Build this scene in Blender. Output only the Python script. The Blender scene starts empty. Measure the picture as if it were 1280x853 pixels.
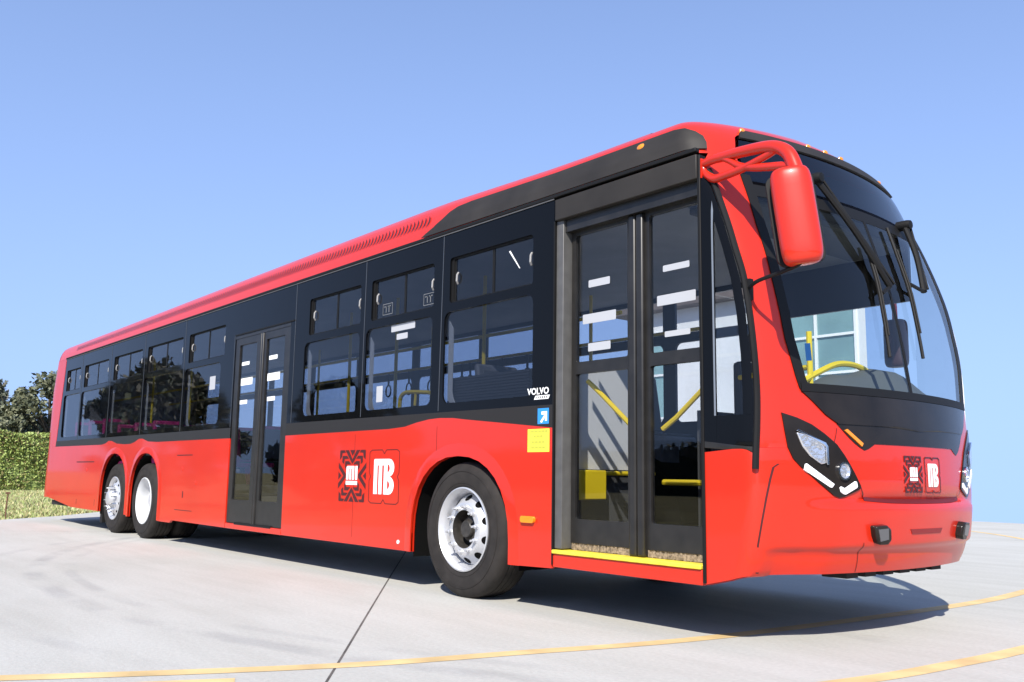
import bpy, bmesh, math, random
import numpy as np
from mathutils import Vector, Matrix
from mathutils.geometry import tessellate_polygon
random.seed(7)
rng = np.random.default_rng(7)
sc = bpy.context.scene
col = sc.collection
R = math.radians
PI = math.pi

# ------------------------------------------------------------------ camera, sky, sun, exposure
CAM = Vector((5.674, -4.172, 0.894))
ya, pi_, ro = R(50.649), R(8.381), R(0.847)
F = Vector((-math.sin(ya)*math.cos(pi_), math.cos(ya)*math.cos(pi_), math.sin(pi_)))
Rt = Vector((math.cos(ya), math.sin(ya), 0)); U = Rt.cross(F)
R2 = Rt*math.cos(ro) + U*math.sin(ro); U2 = U*math.cos(ro) - Rt*math.sin(ro)
cd = bpy.data.cameras.new("camera"); cam = bpy.data.objects.new("camera", cd); col.objects.link(cam)
cam.matrix_world = Matrix(((R2.x, U2.x, -F.x, CAM.x), (R2.y, U2.y, -F.y, CAM.y), (R2.z, U2.z, -F.z, CAM.z), (0, 0, 0, 1)))
cd.sensor_width = 36; cd.lens = 1152.15/1280*36; cd.clip_start = .05; cd.clip_end = 3000
sc.camera = cam

SUN = Vector((.74, -.9, 1.0)).normalized()
elev = math.asin(SUN.z)
world = bpy.data.worlds.new("World"); sc.world = world; world.use_nodes = True
wn, wl = world.node_tree.nodes, world.node_tree.links
bg = wn['Background']; sky = wn.new('ShaderNodeTexSky'); sky.sky_type = 'NISHITA'; sky.sun_disc = False
sky.sun_elevation = elev; sky.sun_rotation = math.atan2(SUN.x, SUN.y)
sky.altitude = 1500; sky.air_density = 1.0; sky.dust_density = .6; sky.ozone_density = 3.0
tc = wn.new('ShaderNodeTexCoord'); sx = wn.new('ShaderNodeSeparateXYZ'); cx = wn.new('ShaderNodeCombineXYZ'); mx = wn.new('ShaderNodeMath')
mx.operation = 'MULTIPLY'; mx2 = wn.new('ShaderNodeMath'); mx2.operation = 'MULTIPLY_ADD'; mx2.inputs[1].default_value = 1; mx2.inputs[2].default_value = .17**2
mx3 = wn.new('ShaderNodeMath'); mx3.operation = 'SQRT'
wl.new(tc.outputs['Generated'], sx.inputs[0]); wl.new(sx.outputs[0], cx.inputs[0]); wl.new(sx.outputs[1], cx.inputs[1])
wl.new(sx.outputs[2], mx.inputs[0]); wl.new(sx.outputs[2], mx.inputs[1]); wl.new(mx.outputs[0], mx2.inputs[0]); wl.new(mx2.outputs[0], mx3.inputs[0]); wl.new(mx3.outputs[0], cx.inputs[2]); wl.new(cx.outputs[0], sky.inputs['Vector'])
tint = wn.new('ShaderNodeMixRGB'); tint.blend_type = 'MULTIPLY'; tint.inputs[0].default_value = 1
tint.inputs[2].default_value = (1.04, .98, 1.06, 1)
# fixed periwinkle mixed in to paint haze over the lower sky, weaker towards the zenith
hz = wn.new('ShaderNodeMapRange'); hz.inputs[1].default_value = .02; hz.inputs[2].default_value = .75; hz.inputs[3].default_value = .68; hz.inputs[4].default_value = .10
wl.new(sx.outputs[2], hz.inputs[0])
veil = wn.new('ShaderNodeMixRGB'); veil.inputs[2].default_value = (1.70, 2.42, 4.05, 1)
wl.new(hz.outputs[0], veil.inputs[0]); wl.new(sky.outputs[0], tint.inputs[1]); wl.new(tint.outputs[0], veil.inputs[1]); wl.new(veil.outputs[0], bg.inputs[0])
bg.inputs[1].default_value = .163
sd = bpy.data.lights.new("sun", 'SUN'); sd.energy = 5.0; sd.angle = R(.53); sd.color = (1, .95, .87)
sun = bpy.data.objects.new("sun", sd); col.objects.link(sun); sun.location = (20, -25, 30)
sun.rotation_euler = SUN.to_track_quat('Z', 'Y').to_euler()
vs = sc.view_settings; vs.view_transform = 'Standard'; vs.look = 'None'; vs.gamma = 1; vs.exposure = .57; vs.use_curve_mapping = False
sc.cycles.transparent_max_bounces = 24; sc.cycles.max_bounces = 10

# ------------------------------------------------------------------ materials
def mat(name, c, rough=.5, metal=0, coat=0, spec=.5, noise=None, bump=None, cvar=None):
    m = bpy.data.materials.new(name); m.use_nodes = True
    nt = m.node_tree; b = nt.nodes['Principled BSDF']
    b.inputs['Base Color'].default_value = (*c, 1); b.inputs['Roughness'].default_value = rough
    b.inputs['Metallic'].default_value = metal; b.inputs['Coat Weight'].default_value = coat
    b.inputs['Coat Roughness'].default_value = .06; b.inputs['Specular IOR Level'].default_value = spec
    t = nt.nodes.new('ShaderNodeTexCoord')
    if cvar:                         # (scale, amount)
        n = nt.nodes.new('ShaderNodeTexNoise'); n.inputs['Scale'].default_value = cvar[0]; n.inputs['Detail'].default_value = 6
        r = nt.nodes.new('ShaderNodeValToRGB'); a = cvar[1]
        r.color_ramp.elements[0].color = (c[0]*(1-a), c[1]*(1-a), c[2]*(1-a), 1); r.color_ramp.elements[1].color = (min(1, c[0]*(1+a)), min(1, c[1]*(1+a)), min(1, c[2]*(1+a)), 1)
        r.color_ramp.elements[0].position = .3; r.color_ramp.elements[1].position = .7
        nt.links.new(t.outputs['Object'], n.inputs['Vector']); nt.links.new(n.outputs[0], r.inputs[0]); nt.links.new(r.outputs[0], b.inputs['Base Color'])
    if bump:                         # (scale, strength, distance)
        n = nt.nodes.new('ShaderNodeTexNoise'); n.inputs['Scale'].default_value = bump[0]; n.inputs['Detail'].default_value = 2
        bp = nt.nodes.new('ShaderNodeBump'); bp.inputs['Strength'].default_value = bump[1]; bp.inputs['Distance'].default_value = bump[2]
        nt.links.new(t.outputs['Object'], n.inputs['Vector']); nt.links.new(n.outputs[0], bp.inputs['Height']); nt.links.new(bp.outputs[0], b.inputs['Normal'])
    return m

def glass(name, c, ior=1.5):
    m = bpy.data.materials.new(name); m.use_nodes = True
    nt = m.node_tree; nt.nodes.clear()
    o = nt.nodes.new('ShaderNodeOutputMaterial'); mxs = nt.nodes.new('ShaderNodeMixShader'); gm = nt.nodes.new('ShaderNodeNewGeometry')
    tr = nt.nodes.new('ShaderNodeBsdfTransparent'); gl = nt.nodes.new('ShaderNodeBsdfGlossy')
    tr.inputs[0].default_value = (*c, 1); gl.inputs['Roughness'].default_value = .01; f0 = ((ior-1)/(ior+1))**2
    geo = nt.nodes.new('ShaderNodeTexCoord'); n = nt.nodes.new('ShaderNodeTexNoise'); n.inputs['Scale'].default_value = 1.3; n.inputs['Detail'].default_value = 1
    bp = nt.nodes.new('ShaderNodeBump'); bp.inputs['Strength'].default_value = .25; bp.inputs['Distance'].default_value = .01
    nt.links.new(geo.outputs['Object'], n.inputs['Vector']); nt.links.new(n.outputs[0], bp.inputs['Height']); nt.links.new(bp.outputs[0], gl.inputs['Normal'])
    def mth(op, a, b=None):          # Schlick reflectance from the true angle, same from both sides of the pane
        x = nt.nodes.new('ShaderNodeMath'); x.operation = op
        for i, q in enumerate((a, b)):
            if q is None: continue
            if isinstance(q, (int, float)): x.inputs[i].default_value = q
            else: nt.links.new(q, x.inputs[i])
        return x.outputs[0]
    dt = nt.nodes.new('ShaderNodeVectorMath'); dt.operation = 'DOT_PRODUCT'; nt.links.new(gm.outputs['Normal'], dt.inputs[0]); nt.links.new(gm.outputs['Incoming'], dt.inputs[1])
    k = mth('POWER', mth('SUBTRACT', 1.0, mth('ABSOLUTE', dt.outputs['Value'])), 5.0)
    fr = mth('ADD', mth('MULTIPLY', k, 1-f0), f0)
    nt.links.new(fr, mxs.inputs[0]); nt.links.new(tr.outputs[0], mxs.inputs[1]); nt.links.new(gl.outputs[0], mxs.inputs[2]); nt.links.new(mxs.outputs[0], o.inputs[0])
    return m

RED = mat("red_paint", (.56, .021, .006), .36, coat=.5, spec=.3, bump=(.9, .2, .05), cvar=(1.2, .05))
BLACKP = mat("black_fairing_paint", (.024, .021, .018), .6, spec=.3, bump=(1.5, .1, .02), cvar=(3, .25))
BLACKM = mat("black_rubber", (.007, .0067, .0065), .6, spec=.25)
BLACKG = mat("black_gloss_panel", (.016, .013, .011), .2, spec=.22, bump=(2, .1, .02), cvar=(4, .3))
BAND = mat("tinted_band_glass", (.004, .0045, .0055), .04, spec=.13, bump=(1.1, .22, .01))
BELT = mat("black_belt_paint", (.018, .015, .012), .4, spec=.4, bump=(1.1, .1, .02))
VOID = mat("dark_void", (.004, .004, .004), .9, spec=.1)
TINT = glass("tinted_side_glass", (.58, .60, .64), 1.5)
TINTD = glass("door_glass", (.82, .83, .84), 1.45)
WSG = glass("windscreen_glass", (.76, .82, .81), 1.65)
HDRG = glass("header_glass", (.12, .14, .18), 1.9)
LENSG = glass("lens_glass", (.93, .95, .96), 1.45)
TYRE = mat("tyre_rubber", (.022, .019, .017), .8, spec=.3, cvar=(9, .3), bump=(40, .15, .003))
ALU = mat("silver_rim_paint", (.55, .555, .57), .38, metal=.5, cvar=(8, .08))
CHROME = mat("chrome", (.85, .86, .88), .12, metal=1)
WHITER = mat("white_rim_paint", (.56, .57, .58), .45, cvar=(6, .05))
GREASE = mat("dark_hub", (.03, .027, .024), .45, cvar=(30, .4))
WHITE = mat("white_sticker", (.82, .82, .80), .5)
FROST = mat("frosted_sticker", (.40, .41, .43), .6)
YEL = mat("yellow_handrail", (.85, .62, .02), .35, cvar=(5, .05))
YELS = mat("yellow_sticker", (.85, .78, .06), .5)
YELSTEP = mat("yellow_step_paint", (.80, .62, .05), .5, cvar=(14, .2))
AMBER = mat("amber_lens", (.75, .24, .01), .2, coat=.5)
BLUE = mat("blue_sign", (.03, .25, .65), .4)
GREYP = mat("grey_post_paint", (.085, .083, .08), .45, cvar=(12, .15))
FRAMEM = mat("door_frame_paint", (.015, .0138, .0125), .4, cvar=(10, .3))
INT = mat("interior_grey", (.33, .33, .34), .7, cvar=(3, .1))
INTD = mat("interior_dark", (.075, .075, .078), .7)
INTW = mat("interior_white_panel", (.72, .72, .71), .5)
SEATG = mat("seat_grey", (.16, .16, .17), .6, cvar=(8, .2))
SEATP = mat("seat_magenta", (.62, .03, .22), .6, cvar=(8, .15))
BRUSH = mat("brush_bristle", (.22, .17, .12), .9, cvar=(60, .6))
MAROON = mat("dark_maroon_print", (.055, .006, .006), .45)
SKIRTD = mat("underbody_black", (.012, .012, .012), .8)

# ------------------------------------------------------------------ mesh helpers
class MB:
    def __init__(s): s.bm = bmesh.new()
    def box(s, a, b, rot=None, c=None):
        x0, y0, z0 = a; x1, y1, z1 = b
        v = [Vector(p) for p in ((x0,y0,z0),(x1,y0,z0),(x1,y1,z0),(x0,y1,z0),(x0,y0,z1),(x1,y0,z1),(x1,y1,z1),(x0,y1,z1))]
        if rot is not None: v = [rot @ (p-Vector(c)) + Vector(c) for p in v]
        v = [s.bm.verts.new(p) for p in v]
        for f in ((3,2,1,0),(4,5,6,7),(0,1,5,4),(1,2,6,5),(2,3,7,6),(3,0,4,7)): s.bm.faces.new([v[i] for i in f])
        return s
    def tube(s, pts, r, n=10, closed=False, smooth=0):
        pts = [Vector(p) for p in pts]
        if smooth: pts = spline(pts, smooth, closed)
        rs = r if isinstance(r, (list, tuple)) else None
        N = len(pts); rings = []; prev = None
        for i, p in enumerate(pts):
            t = (pts[(i+1) % N]-pts[i-1]) if closed else (pts[min(i+1, N-1)]-pts[max(i-1, 0)])
            t.normalize()
            if prev is None:
                a = t.orthogonal().normalized()
            else:
                a = (prev-t*prev.dot(t)).normalized()
            prev = a; b = t.cross(a)
            rr = r if rs is None else rs[0]+(rs[1]-rs[0])*i/(N-1)
            rings.append([s.bm.verts.new(p+(a*math.cos(2*PI*k/n)+b*math.sin(2*PI*k/n))*rr) for k in range(n)])
        M = N if closed else N-1
        for i in range(M):
            A, B = rings[i], rings[(i+1) % N]
            for k in range(n): s.bm.faces.new((A[k], A[(k+1) % n], B[(k+1) % n], B[k]))
        if not closed:
            s.bm.faces.new(rings[0][::-1]); s.bm.faces.new(rings[-1])
        return s
    def lathe(s, prof, n=48, axis='Y', caps=False):
        # prof: (r, h) along axis
        rings = []
        for r, h in prof:
            ring = []
            for k in range(n):
                a = 2*PI*k/n
                if axis == 'Y': p = (r*math.cos(a), h, r*math.sin(a))
                elif axis == 'Z': p = (r*math.cos(a), r*math.sin(a), h)
                else: p = (h, r*math.cos(a), r*math.sin(a))
                ring.append(s.bm.verts.new(p))
            rings.append(ring)
        for A, B in zip(rings, rings[1:]):
            for k in range(n): s.bm.faces.new((A[k], A[(k+1) % n], B[(k+1) % n], B[k]))
        if caps:
            s.bm.faces.new(rings[0]); s.bm.faces.new(rings[-1])
        return s
    def prism(s, loops, fmap, t0, t1):
        """polygon with holes in (u,v); fmap(u,v,depth)->xyz; two faces at depth t0/t1 and walls"""
        pts = [p for l in loops for p in l]
        tri = tessellate_polygon([[Vector((p[0], p[1], 0)) for p in l] for l in loops])
        A = [s.bm.verts.new(fmap(u, v, t0)) for u, v in pts]
        B = [s.bm.verts.new(fmap(u, v, t1)) for u, v in pts]
        for t in tri:
            try:
                s.bm.faces.new([A[i] for i in t]); s.bm.faces.new([B[i] for i in reversed(t)])
            except ValueError: pass
        k = 0
        for l in loops:
            n = len(l)
            for i in range(n):
                a, b = k+i, k+(i+1) % n
                try: s.bm.faces.new((A[a], A[b], B[b], B[a]))
                except ValueError: pass
            k += n
        return s
    def patch(s, poly, fmap, nu, nv, t0, t1=None):
        """curved plate: v-monotone polygon in (u,v) scanned in rows, each row nu quads"""
        vs_ = sorted(set([p[1] for p in poly]))
        v0, v1 = vs_[0], vs_[-1]
        e = (v1-v0)*1e-4
        rows = sorted(set([v0+e+(v1-v0-2*e)*i/nv for i in range(nv+1)]+[min(max(v, v0+e), v1-e) for v in vs_]))
        grids = []
        spans = []
        for v in rows:
            xs = []
            for (a, b), (c, d) in zip(poly, poly[1:]+poly[:1]):
                if (b-v)*(d-v) < 0: xs.append(a+(c-a)*(v-b)/(d-b))
                elif b == v: xs.append(a)
            if xs: spans.append((v, min(xs), max(xs)))
        for t in ((t0, t1) if t1 is not None else (t0,)):
            grids.append([[s.bm.verts.new(fmap(x0+(x1-x0)*i/nu, v, t)) for i in range(nu+1)] for v, x0, x1 in spans])
        for gi, g in enumerate(grids):
            for r0, r1 in zip(g, g[1:]):
                for i in range(nu):
                    q = (r0[i], r0[i+1], r1[i+1], r1[i])
                    s.bm.faces.new(q if gi == 0 else q[::-1])
        if t1 is not None:
            g, h = grids
            m = len(g)
            for i in range(nu):
                s.bm.faces.new((g[0][i], h[0][i], h[0][i+1], g[0][i+1])); s.bm.faces.new((g[-1][i+1], h[-1][i+1], h[-1][i], g[-1][i]))
            for j in range(m-1):
                s.bm.faces.new((g[j+1][0], h[j+1][0], h[j][0], g[j][0])); s.bm.faces.new((g[j][nu], h[j][nu], h[j+1][nu], g[j+1][nu]))
        return s
    def grid(s, rows):
        V = [[s.bm.verts.new(p) for p in r] for r in rows]
        for a, b in zip(V, V[1:]):
            for i in range(len(a)-1): s.bm.faces.new((a[i], a[i+1], b[i+1], b[i]))
        return s
    def build(s, name, m, parent=None, bevel=0, smooth=True, ang=32, label=None, loc=None, weld=True):
        bm = s.bm
        if weld: bmesh.ops.remove_doubles(bm, verts=bm.verts, dist=1e-5)
        bmesh.ops.recalc_face_normals(bm, faces=bm.faces)
        if smooth:
            for f in bm.faces: f.smooth = True
            for e in bm.edges:
                if len(e.link_faces) == 2 and e.calc_face_angle(0) > R(ang): e.smooth = False
        me = bpy.data.meshes.new(name); bm.to_mesh(me); bm.free()
        me.materials.append(m)
        return add(name, me, parent, bevel, label, loc)

def add(name, me, parent=None, bevel=0, label=None, loc=None):
    o = bpy.data.objects.new(name, me); col.objects.link(o)
    if parent is not None:
        o.parent = parent
        if parent.type == 'EMPTY': o.matrix_parent_inverse = Matrix.Translation(-parent.location)
    if loc is not None: o.location = loc
    if bevel:
        b = o.modifiers.new("bevel", 'BEVEL'); b.width = bevel; b.segments = 2; b.limit_method = 'ANGLE'; b.angle_limit = R(40)
    if label: o['label'] = label
    return o

def spline(pts, n, closed=False):
    N = len(pts); out = []
    M = N if closed else N-1
    for i in range(M):
        g = (lambda k: pts[k % N]) if closed else (lambda k: pts[min(max(k, 0), N-1)])
        p0, p1, p2, p3 = g(i-1), g(i), g(i+1), g(i+2)
        for k in range(n):
            t = k/n
            out.append(.5*((2*p1)+(p2-p0)*t+(2*p0-5*p1+4*p2-p3)*t*t+(3*p1-p0-3*p2+p3)*t**3))
    if not closed: out.append(pts[-1].copy())
    return out

def tag(o, label, cat, group=None, kind=None):
    if label: o['label'] = label
    if cat: o['category'] = cat
    if group: o['group'] = group
    if kind: o['kind'] = kind
    return o

def thing(name, label, cat, loc=(0, 0, 0), group=None):
    o = bpy.data.objects.new(name, None); col.objects.link(o); o.location = loc; o.empty_display_size = .3
    return tag(o, label, cat, group)

def rrect(x0, z0, x1, z1, r, n=5):
    out = []
    for cx_, cz_, a0 in ((x1-r, z0+r, -90), (x1-r, z1-r, 0), (x0+r, z1-r, 90), (x0+r, z0+r, 180)):
        for i in range(n+1):
            a = R(a0+90*i/n); out.append((cx_+r*math.cos(a), cz_+r*math.sin(a)))
    return out

def rect(x0, z0, x1, z1): return [(x0, z0), (x1, z0), (x1, z1), (x0, z1)]

side = lambda y0: (lambda u, v, d: (u, y0+d, v))          # near side plate, depth goes into the bus

# ------------------------------------------------------------------ front surface of the bus
ZC = [.30, .36, .45, .6, .8, 1.0, 1.2, 1.38, 1.74, 2.11, 2.6, 2.8, 2.95, 3.05, 3.12, 3.18, 3.24]
XC = [2.80, 2.85, 2.89, 2.92, 2.94, 2.94, 2.93, 2.90, 2.85, 2.78, 2.62, 2.54, 2.49, 2.44, 2.37, 2.28, 2.13]
HZ = [2.83, 2.92, 3.0, 3.06, 3.12, 3.17, 3.22, 3.26]
HW = [1.25, 1.235, 1.205, 1.17, 1.10, .95, .6, .05]
AZ = [1.2, 1.7, 2.4, 2.8]; AV = [.25, .17, .17, .22]; BB = .19
# smooth the profile tables a little
_zs = np.linspace(.28, 3.26, 300)
def _sm(zt, vt, k):
    v = np.interp(_zs, zt, vt); w = np.ones(k)/k
    p = np.pad(v, k//2, mode='reflect', reflect_type='odd'); return np.convolve(p, w, 'valid')[:300]
_xc = _sm(ZC, XC, 21); _av = _sm(AZ, AV, 41)
_hz = np.linspace(2.83, 3.26, 120); _hw = np.interp(_hz, HZ, HW)
def hw(z): return float(np.interp(z, _hz, _hw))
def fx(y, z):
    s = min(1, abs(y-1.25)/hw(z))
    return float(np.interp(z, _zs, _xc)-np.interp(z, _zs, _av)*s*s-BB*(1-max(0, 1-s**6)**(1/6)))
def sst(a, b, t):
    t = min(1, max(0, (t-a)/(b-a))); return t*t*(3-2*t)
def fxs(y, z):
    """front shell with the bumper step, crease and lower lip"""
    s = min(1, abs(y-1.25)/1.25)
    inner = 1-sst(.62, .80, s)
    d = .035*sst(.80, .745, z)*inner
    d -= .030*sst(.545, .505, z)*(1-sst(.86, .97, s))
    d -= .022*sst(.775, .80, z)*sst(.83, .80, z)*inner*(1-sst(.45, .55, s))
    return fx(y, z)+d
def ysurf(x, z, f=fx):
    if x <= f(1.25-hw(z), z): return 1.25-hw(z)
    a, b = 1.25-hw(z), 1.25
    for _ in range(40):
        m = (a+b)/2
        if f(m, z) < x: a = m
        else: b = m
    return a
def onfront(off=0.0, f=fx):
    def g(y, z, d):
        y = min(2.4999, max(.0001, y))
        e = 1e-3
        nx, ny, nz = 1.0, -(f(min(y+e, 2.4999), z)-f(max(y-e, .0001), z))/(2*e), -(f(y, z+e)-f(y, z-e))/(2*e)
        ny = max(-3, min(3, ny))
        l = math.sqrt(1+ny*ny+nz*nz); k = (off-d)/l
        return (f(y, z)+nx*k, y+ny*k, z+nz*k)
    return g
def oncorner(off=0.0, f=fx):
    """(x,z) on the near corner/side or the near roof side, pushed outwards by off"""
    def g(x, z, d):
        y = ysurf(x, z, f)
        e = 2e-3
        dx = (ysurf(x+e, z, f)-ysurf(x-e, z, f))/(2*e); dz = (ysurf(x, z+e, f)-ysurf(x, z-e, f))/(2*e)
        l = math.sqrt(1+dx*dx+dz*dz); k = (off-d)/l
        return (x+dx*k, y-k, z+dz*k)
    return g

# ================================================================== SETTING
def structure(name, o): tag(o, None, None, None, 'structure'); return o

# concrete material: pale slab, faint stains, swirl of tyre scuffs
def concrete():
    m = bpy.data.materials.new("pale_concrete"); m.use_nodes = True
    nt = m.node_tree; N = nt.nodes; L = nt.links; b = N['Principled BSDF']; b.inputs['Roughness'].default_value = .85
    t = N.new('ShaderNodeTexCoord')
    def noise(sc_, det, vec=None, rough=.55):
        n = N.new('ShaderNodeTexNoise'); n.inputs['Scale'].default_value = sc_; n.inputs['Detail'].default_value = det; n.inputs['Roughness'].default_value = rough
        L.new(vec if vec is not None else t.outputs['Object'], n.inputs['Vector']); return n.outputs[0]
    def ramp(i, p0, c0, p1, c1):
        r = N.new('ShaderNodeValToRGB'); r.color_ramp.elements[0].position = p0; r.color_ramp.elements[1].position = p1
        r.color_ramp.elements[0].color = (*c0, 1); r.color_ramp.elements[1].color = (*c1, 1); L.new(i, r.inputs[0]); return r.outputs[0]
    def mul(a, c, k=1):
        x = N.new('ShaderNodeMixRGB'); x.blend_type = 'MULTIPLY'; x.inputs[0].default_value = k; L.new(a, x.inputs[1]); L.new(c, x.inputs[2]); return x.outputs[0]
    base = ramp(noise(.35, 5), .35, (.435, .425, .385), .68, (.48, .475, .44))
    mp = N.new('ShaderNodeMapping'); mp.inputs['Scale'].default_value = (.5, 3.2, 1); mp.inputs['Rotation'].default_value = (0, 0, R(24)); L.new(t.outputs['Object'], mp.inputs[0])
    st = ramp(noise(.9, 7, mp.outputs[0], .62), .36, (.91, .908, .90), .60, (1, 1, 1))
    fine = ramp(noise(38, 4), .3, (.92, .92, .92), .7, (1.05, 1.05, 1.05))
    c = mul(mul(base, st), fine)
    spots = ramp(noise(3.1, 2), .70, (1, 1, 1), .80, (.90, .885, .86)); c = mul(c, spots)
    # tyre scuffs: arcs round two centres
    for cxy, rad, w, k in (((-1.48, 6.65), 8.9, .11, .17), ((-1.48, 6.65), 8.62, .07, .13), ((-1.3, 6.0), 8.9, .09, .10), ((4.0, 9.0), 8.1, .10, .08)):
        mp2 = N.new('ShaderNodeMapping'); mp2.inputs['Location'].default_value = (-cxy[0], -cxy[1], 0); L.new(t.outputs['Object'], mp2.inputs[0])
        ln = N.new('ShaderNodeVectorMath'); ln.operation = 'LENGTH'; wob_ = N.new('ShaderNodeVectorMath'); wob_.operation = 'ADD'; L.new(mp2.outputs[0], wob_.inputs[0]); wn_ = N.new('ShaderNodeMapping'); wn_.inputs['Scale'].default_value = (.12, .12, .0); nq = N.new('ShaderNodeTexNoise'); nq.inputs['Scale'].default_value = .8; L.new(t.outputs['Object'], nq.inputs['Vector']); L.new(nq.outputs[1], wn_.inputs[0]); L.new(wn_.outputs[0], wob_.inputs[1]); L.new(wob_.outputs[0], ln.inputs[0])
        s = N.new('ShaderNodeMath'); s.operation = 'SUBTRACT'; L.new(ln.outputs['Value'], s.inputs[0]); s.inputs[1].default_value = rad
        a = N.new('ShaderNodeMath'); a.operation = 'ABSOLUTE'; L.new(s.outputs[0], a.inputs[0])
        r = ramp(a.outputs[0], w*.4, (1-k, 1-k, 1-k*.9), w, (1, 1, 1))
        nz = ramp(noise(1.3, 4), .42, (0, 0, 0), .62, (1, 1, 1))
        x = N.new('ShaderNodeMixRGB'); x.blend_type = 'MULTIPLY'; L.new(nz, x.inputs[0]); L.new(c, x.inputs[1]); L.new(r, x.inputs[2]); c = x.outputs[0]
    L.new(c, b.inputs['Base Color'])
    bp = N.new('ShaderNodeBump'); bp.inputs['Strength'].default_value = .25; bp.inputs['Distance'].default_value = .01; L.new(noise(60, 4), bp.inputs['Height']); L.new(bp.outputs[0], b.inputs['Normal'])
    return m
CONC = concrete()
GRASSM = mat("dry_grass_ground", (.30, .26, .12), .95, cvar=(.8, .4))
def terrain_z(x, y):
    n = .35*x+.937*y
    return -.05-.22*max(0, n-17.2)*sst(17.2, 21, n)
mb = MB(); rows = []
xs_ = np.concatenate([np.linspace(-900, -80, 12), np.linspace(-70, 40, 56), np.linspace(60, 900, 12)])
ys_ = np.concatenate([np.linspace(-900, -60, 10), np.linspace(-50, 60, 56), np.linspace(80, 900, 12)])
mb.grid([[(x, y, terrain_z(x, y)) for x in xs_] for y in ys_])
structure("terrain", mb.build("terrain", GRASSM))
yard = [(-13.07, -.57), (-14.3, .72), (-16.0, 1.95), (-19, 4.6), (-23, 8.2), (-22, 13), (-12, 17.2), (-8, 18.5), (-5.5, 18.9), (-3, 18.6), (3, 16.6), (30, 6.5), (45, -10), (45, -45), (12, -45), (10.3, -19)]
mb = MB(); mb.prism([yard], lambda u, v, d: (u, v, d), 0, -.35)
structure("concrete_yard", mb.build("concrete_yard", CONC, smooth=False))
# painted lines and slab joints
LINEM = mat("faded_yellow_line", (.63, .45, .21), .85, cvar=(3.5, .22))
JOINT = mat("slab_joint", (.10, .09, .08), .9, cvar=(6, .5))
def ribbon(name, pts, w, z, m, n=14):
    P = spline([Vector((x, y, 0)) for x, y in pts], n); rows = []
    for i, p in enumerate(P):
        t = (P[min(i+1, len(P)-1)]-P[max(i-1, 0)]).normalized(); nn = Vector((-t.y, t.x, 0))
        rows.append([p-nn*w/2+Vector((0, 0, z)), p+nn*w/2+Vector((0, 0, z))])
    mb = MB(); mb.grid(rows); return structure(name, mb.build(name, m, smooth=False))
ribbon("painted_line", [(-1.2, -6.3), (.35, -4.45), (1.068, -3.229), (1.65, -1.962), (1.902, -1.048), (2.2, .3), (2.345, 2.777), (2.263, 4.232), (1.9, 6.4), (1.2, 8.6), (-.2, 11.2), (-2.2, 13.6), (-5, 15.6)], .115, .002, LINEM)
ribbon("painted_line", [(2.6, -3.4), (3.05, -1.4), (3.316, -.13), (3.39, .6), (3.421, 1.332), (3.40, 3.2), (3.1, 5.6), (2.5, 8.0), (1.2, 10.8), (-.8, 13.6)], .115, .002, LINEM)
ribbon("painted_line", [(1.30, -3.30), (1.48, -2.92), (1.60, -2.66), (1.70, -2.44)], .11, .002, LINEM)
ribbon("slab_joint", [(3.4, -3.2), (1.93, -2.118), (.23, -.895), (-1.448, .312), (-4.2, 2.3), (-9, 5.75), (-20, 13.7)], .012, .0015, JOINT, 4)
ribbon("slab_joint", [(-13.8, -7.5), (-11.5, -3.8), (-6.4, 3.55), (1.2, 14.4)], .008, .0015, JOINT, 4)

# ---------------------------------------------------------------- leaves
def leaves(mb_pts, size, mats, name, parent, seed=1, up=.3):
    r = np.random.default_rng(seed); n = len(mb_pts)
    d = r.normal(size=(n, 3)); d /= np.linalg.norm(d, axis=1)[:, None]
    d2 = r.normal(size=(n, 3)); b = np.cross(d, d2); b /= np.linalg.norm(b, axis=1)[:, None]
    s = size*(.6+.8*r.random(n))[:, None]
    P = np.asarray(mb_pts)
    V = np.stack([P-d*s, P+b*s*.55, P+d*s, P-b*s*.55], 1).reshape(-1, 3)
    me = bpy.data.meshes.new(name); me.from_pydata(V.tolist(), [], [(4*i, 4*i+1, 4*i+2, 4*i+3) for i in range(n)])
    for m in mats: me.materials.append(m)
    me.polygons.foreach_set('material_index', r.integers(0, len(mats), n).tolist()); me.update()
    return add(name, me, parent)
def leafm(name, c, tr=.25):
    m = bpy.data.materials.new(name); m.use_nodes = True; b = m.node_tree.nodes['Principled BSDF']
    b.inputs['Base Color'].default_value = (*c, 1); b.inputs['Roughness'].default_value = .6
    return m
IVY = [leafm("ivy_leaf", (.30, .38, .10)), leafm("ivy_leaf_light", (.37, .45, .13)), leafm("ivy_leaf_dark", (.24, .31, .08)), leafm("ivy_leaf_brown", (.19, .16, .06))]
EVG = [leafm("cypress_leaf", (.085, .095, .055)), leafm("cypress_leaf_brown", (.12, .11, .075)), leafm("cypress_leaf_dark", (.045, .055, .03))]
OLV = [leafm("olive_leaf", (.12, .13, .07)), leafm("olive_leaf_light", (.17, .175, .10)), leafm("olive_leaf_dark", (.05, .06, .03))]
BARK = mat("bark", (.10, .075, .05), .9, cvar=(6, .4))

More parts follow.
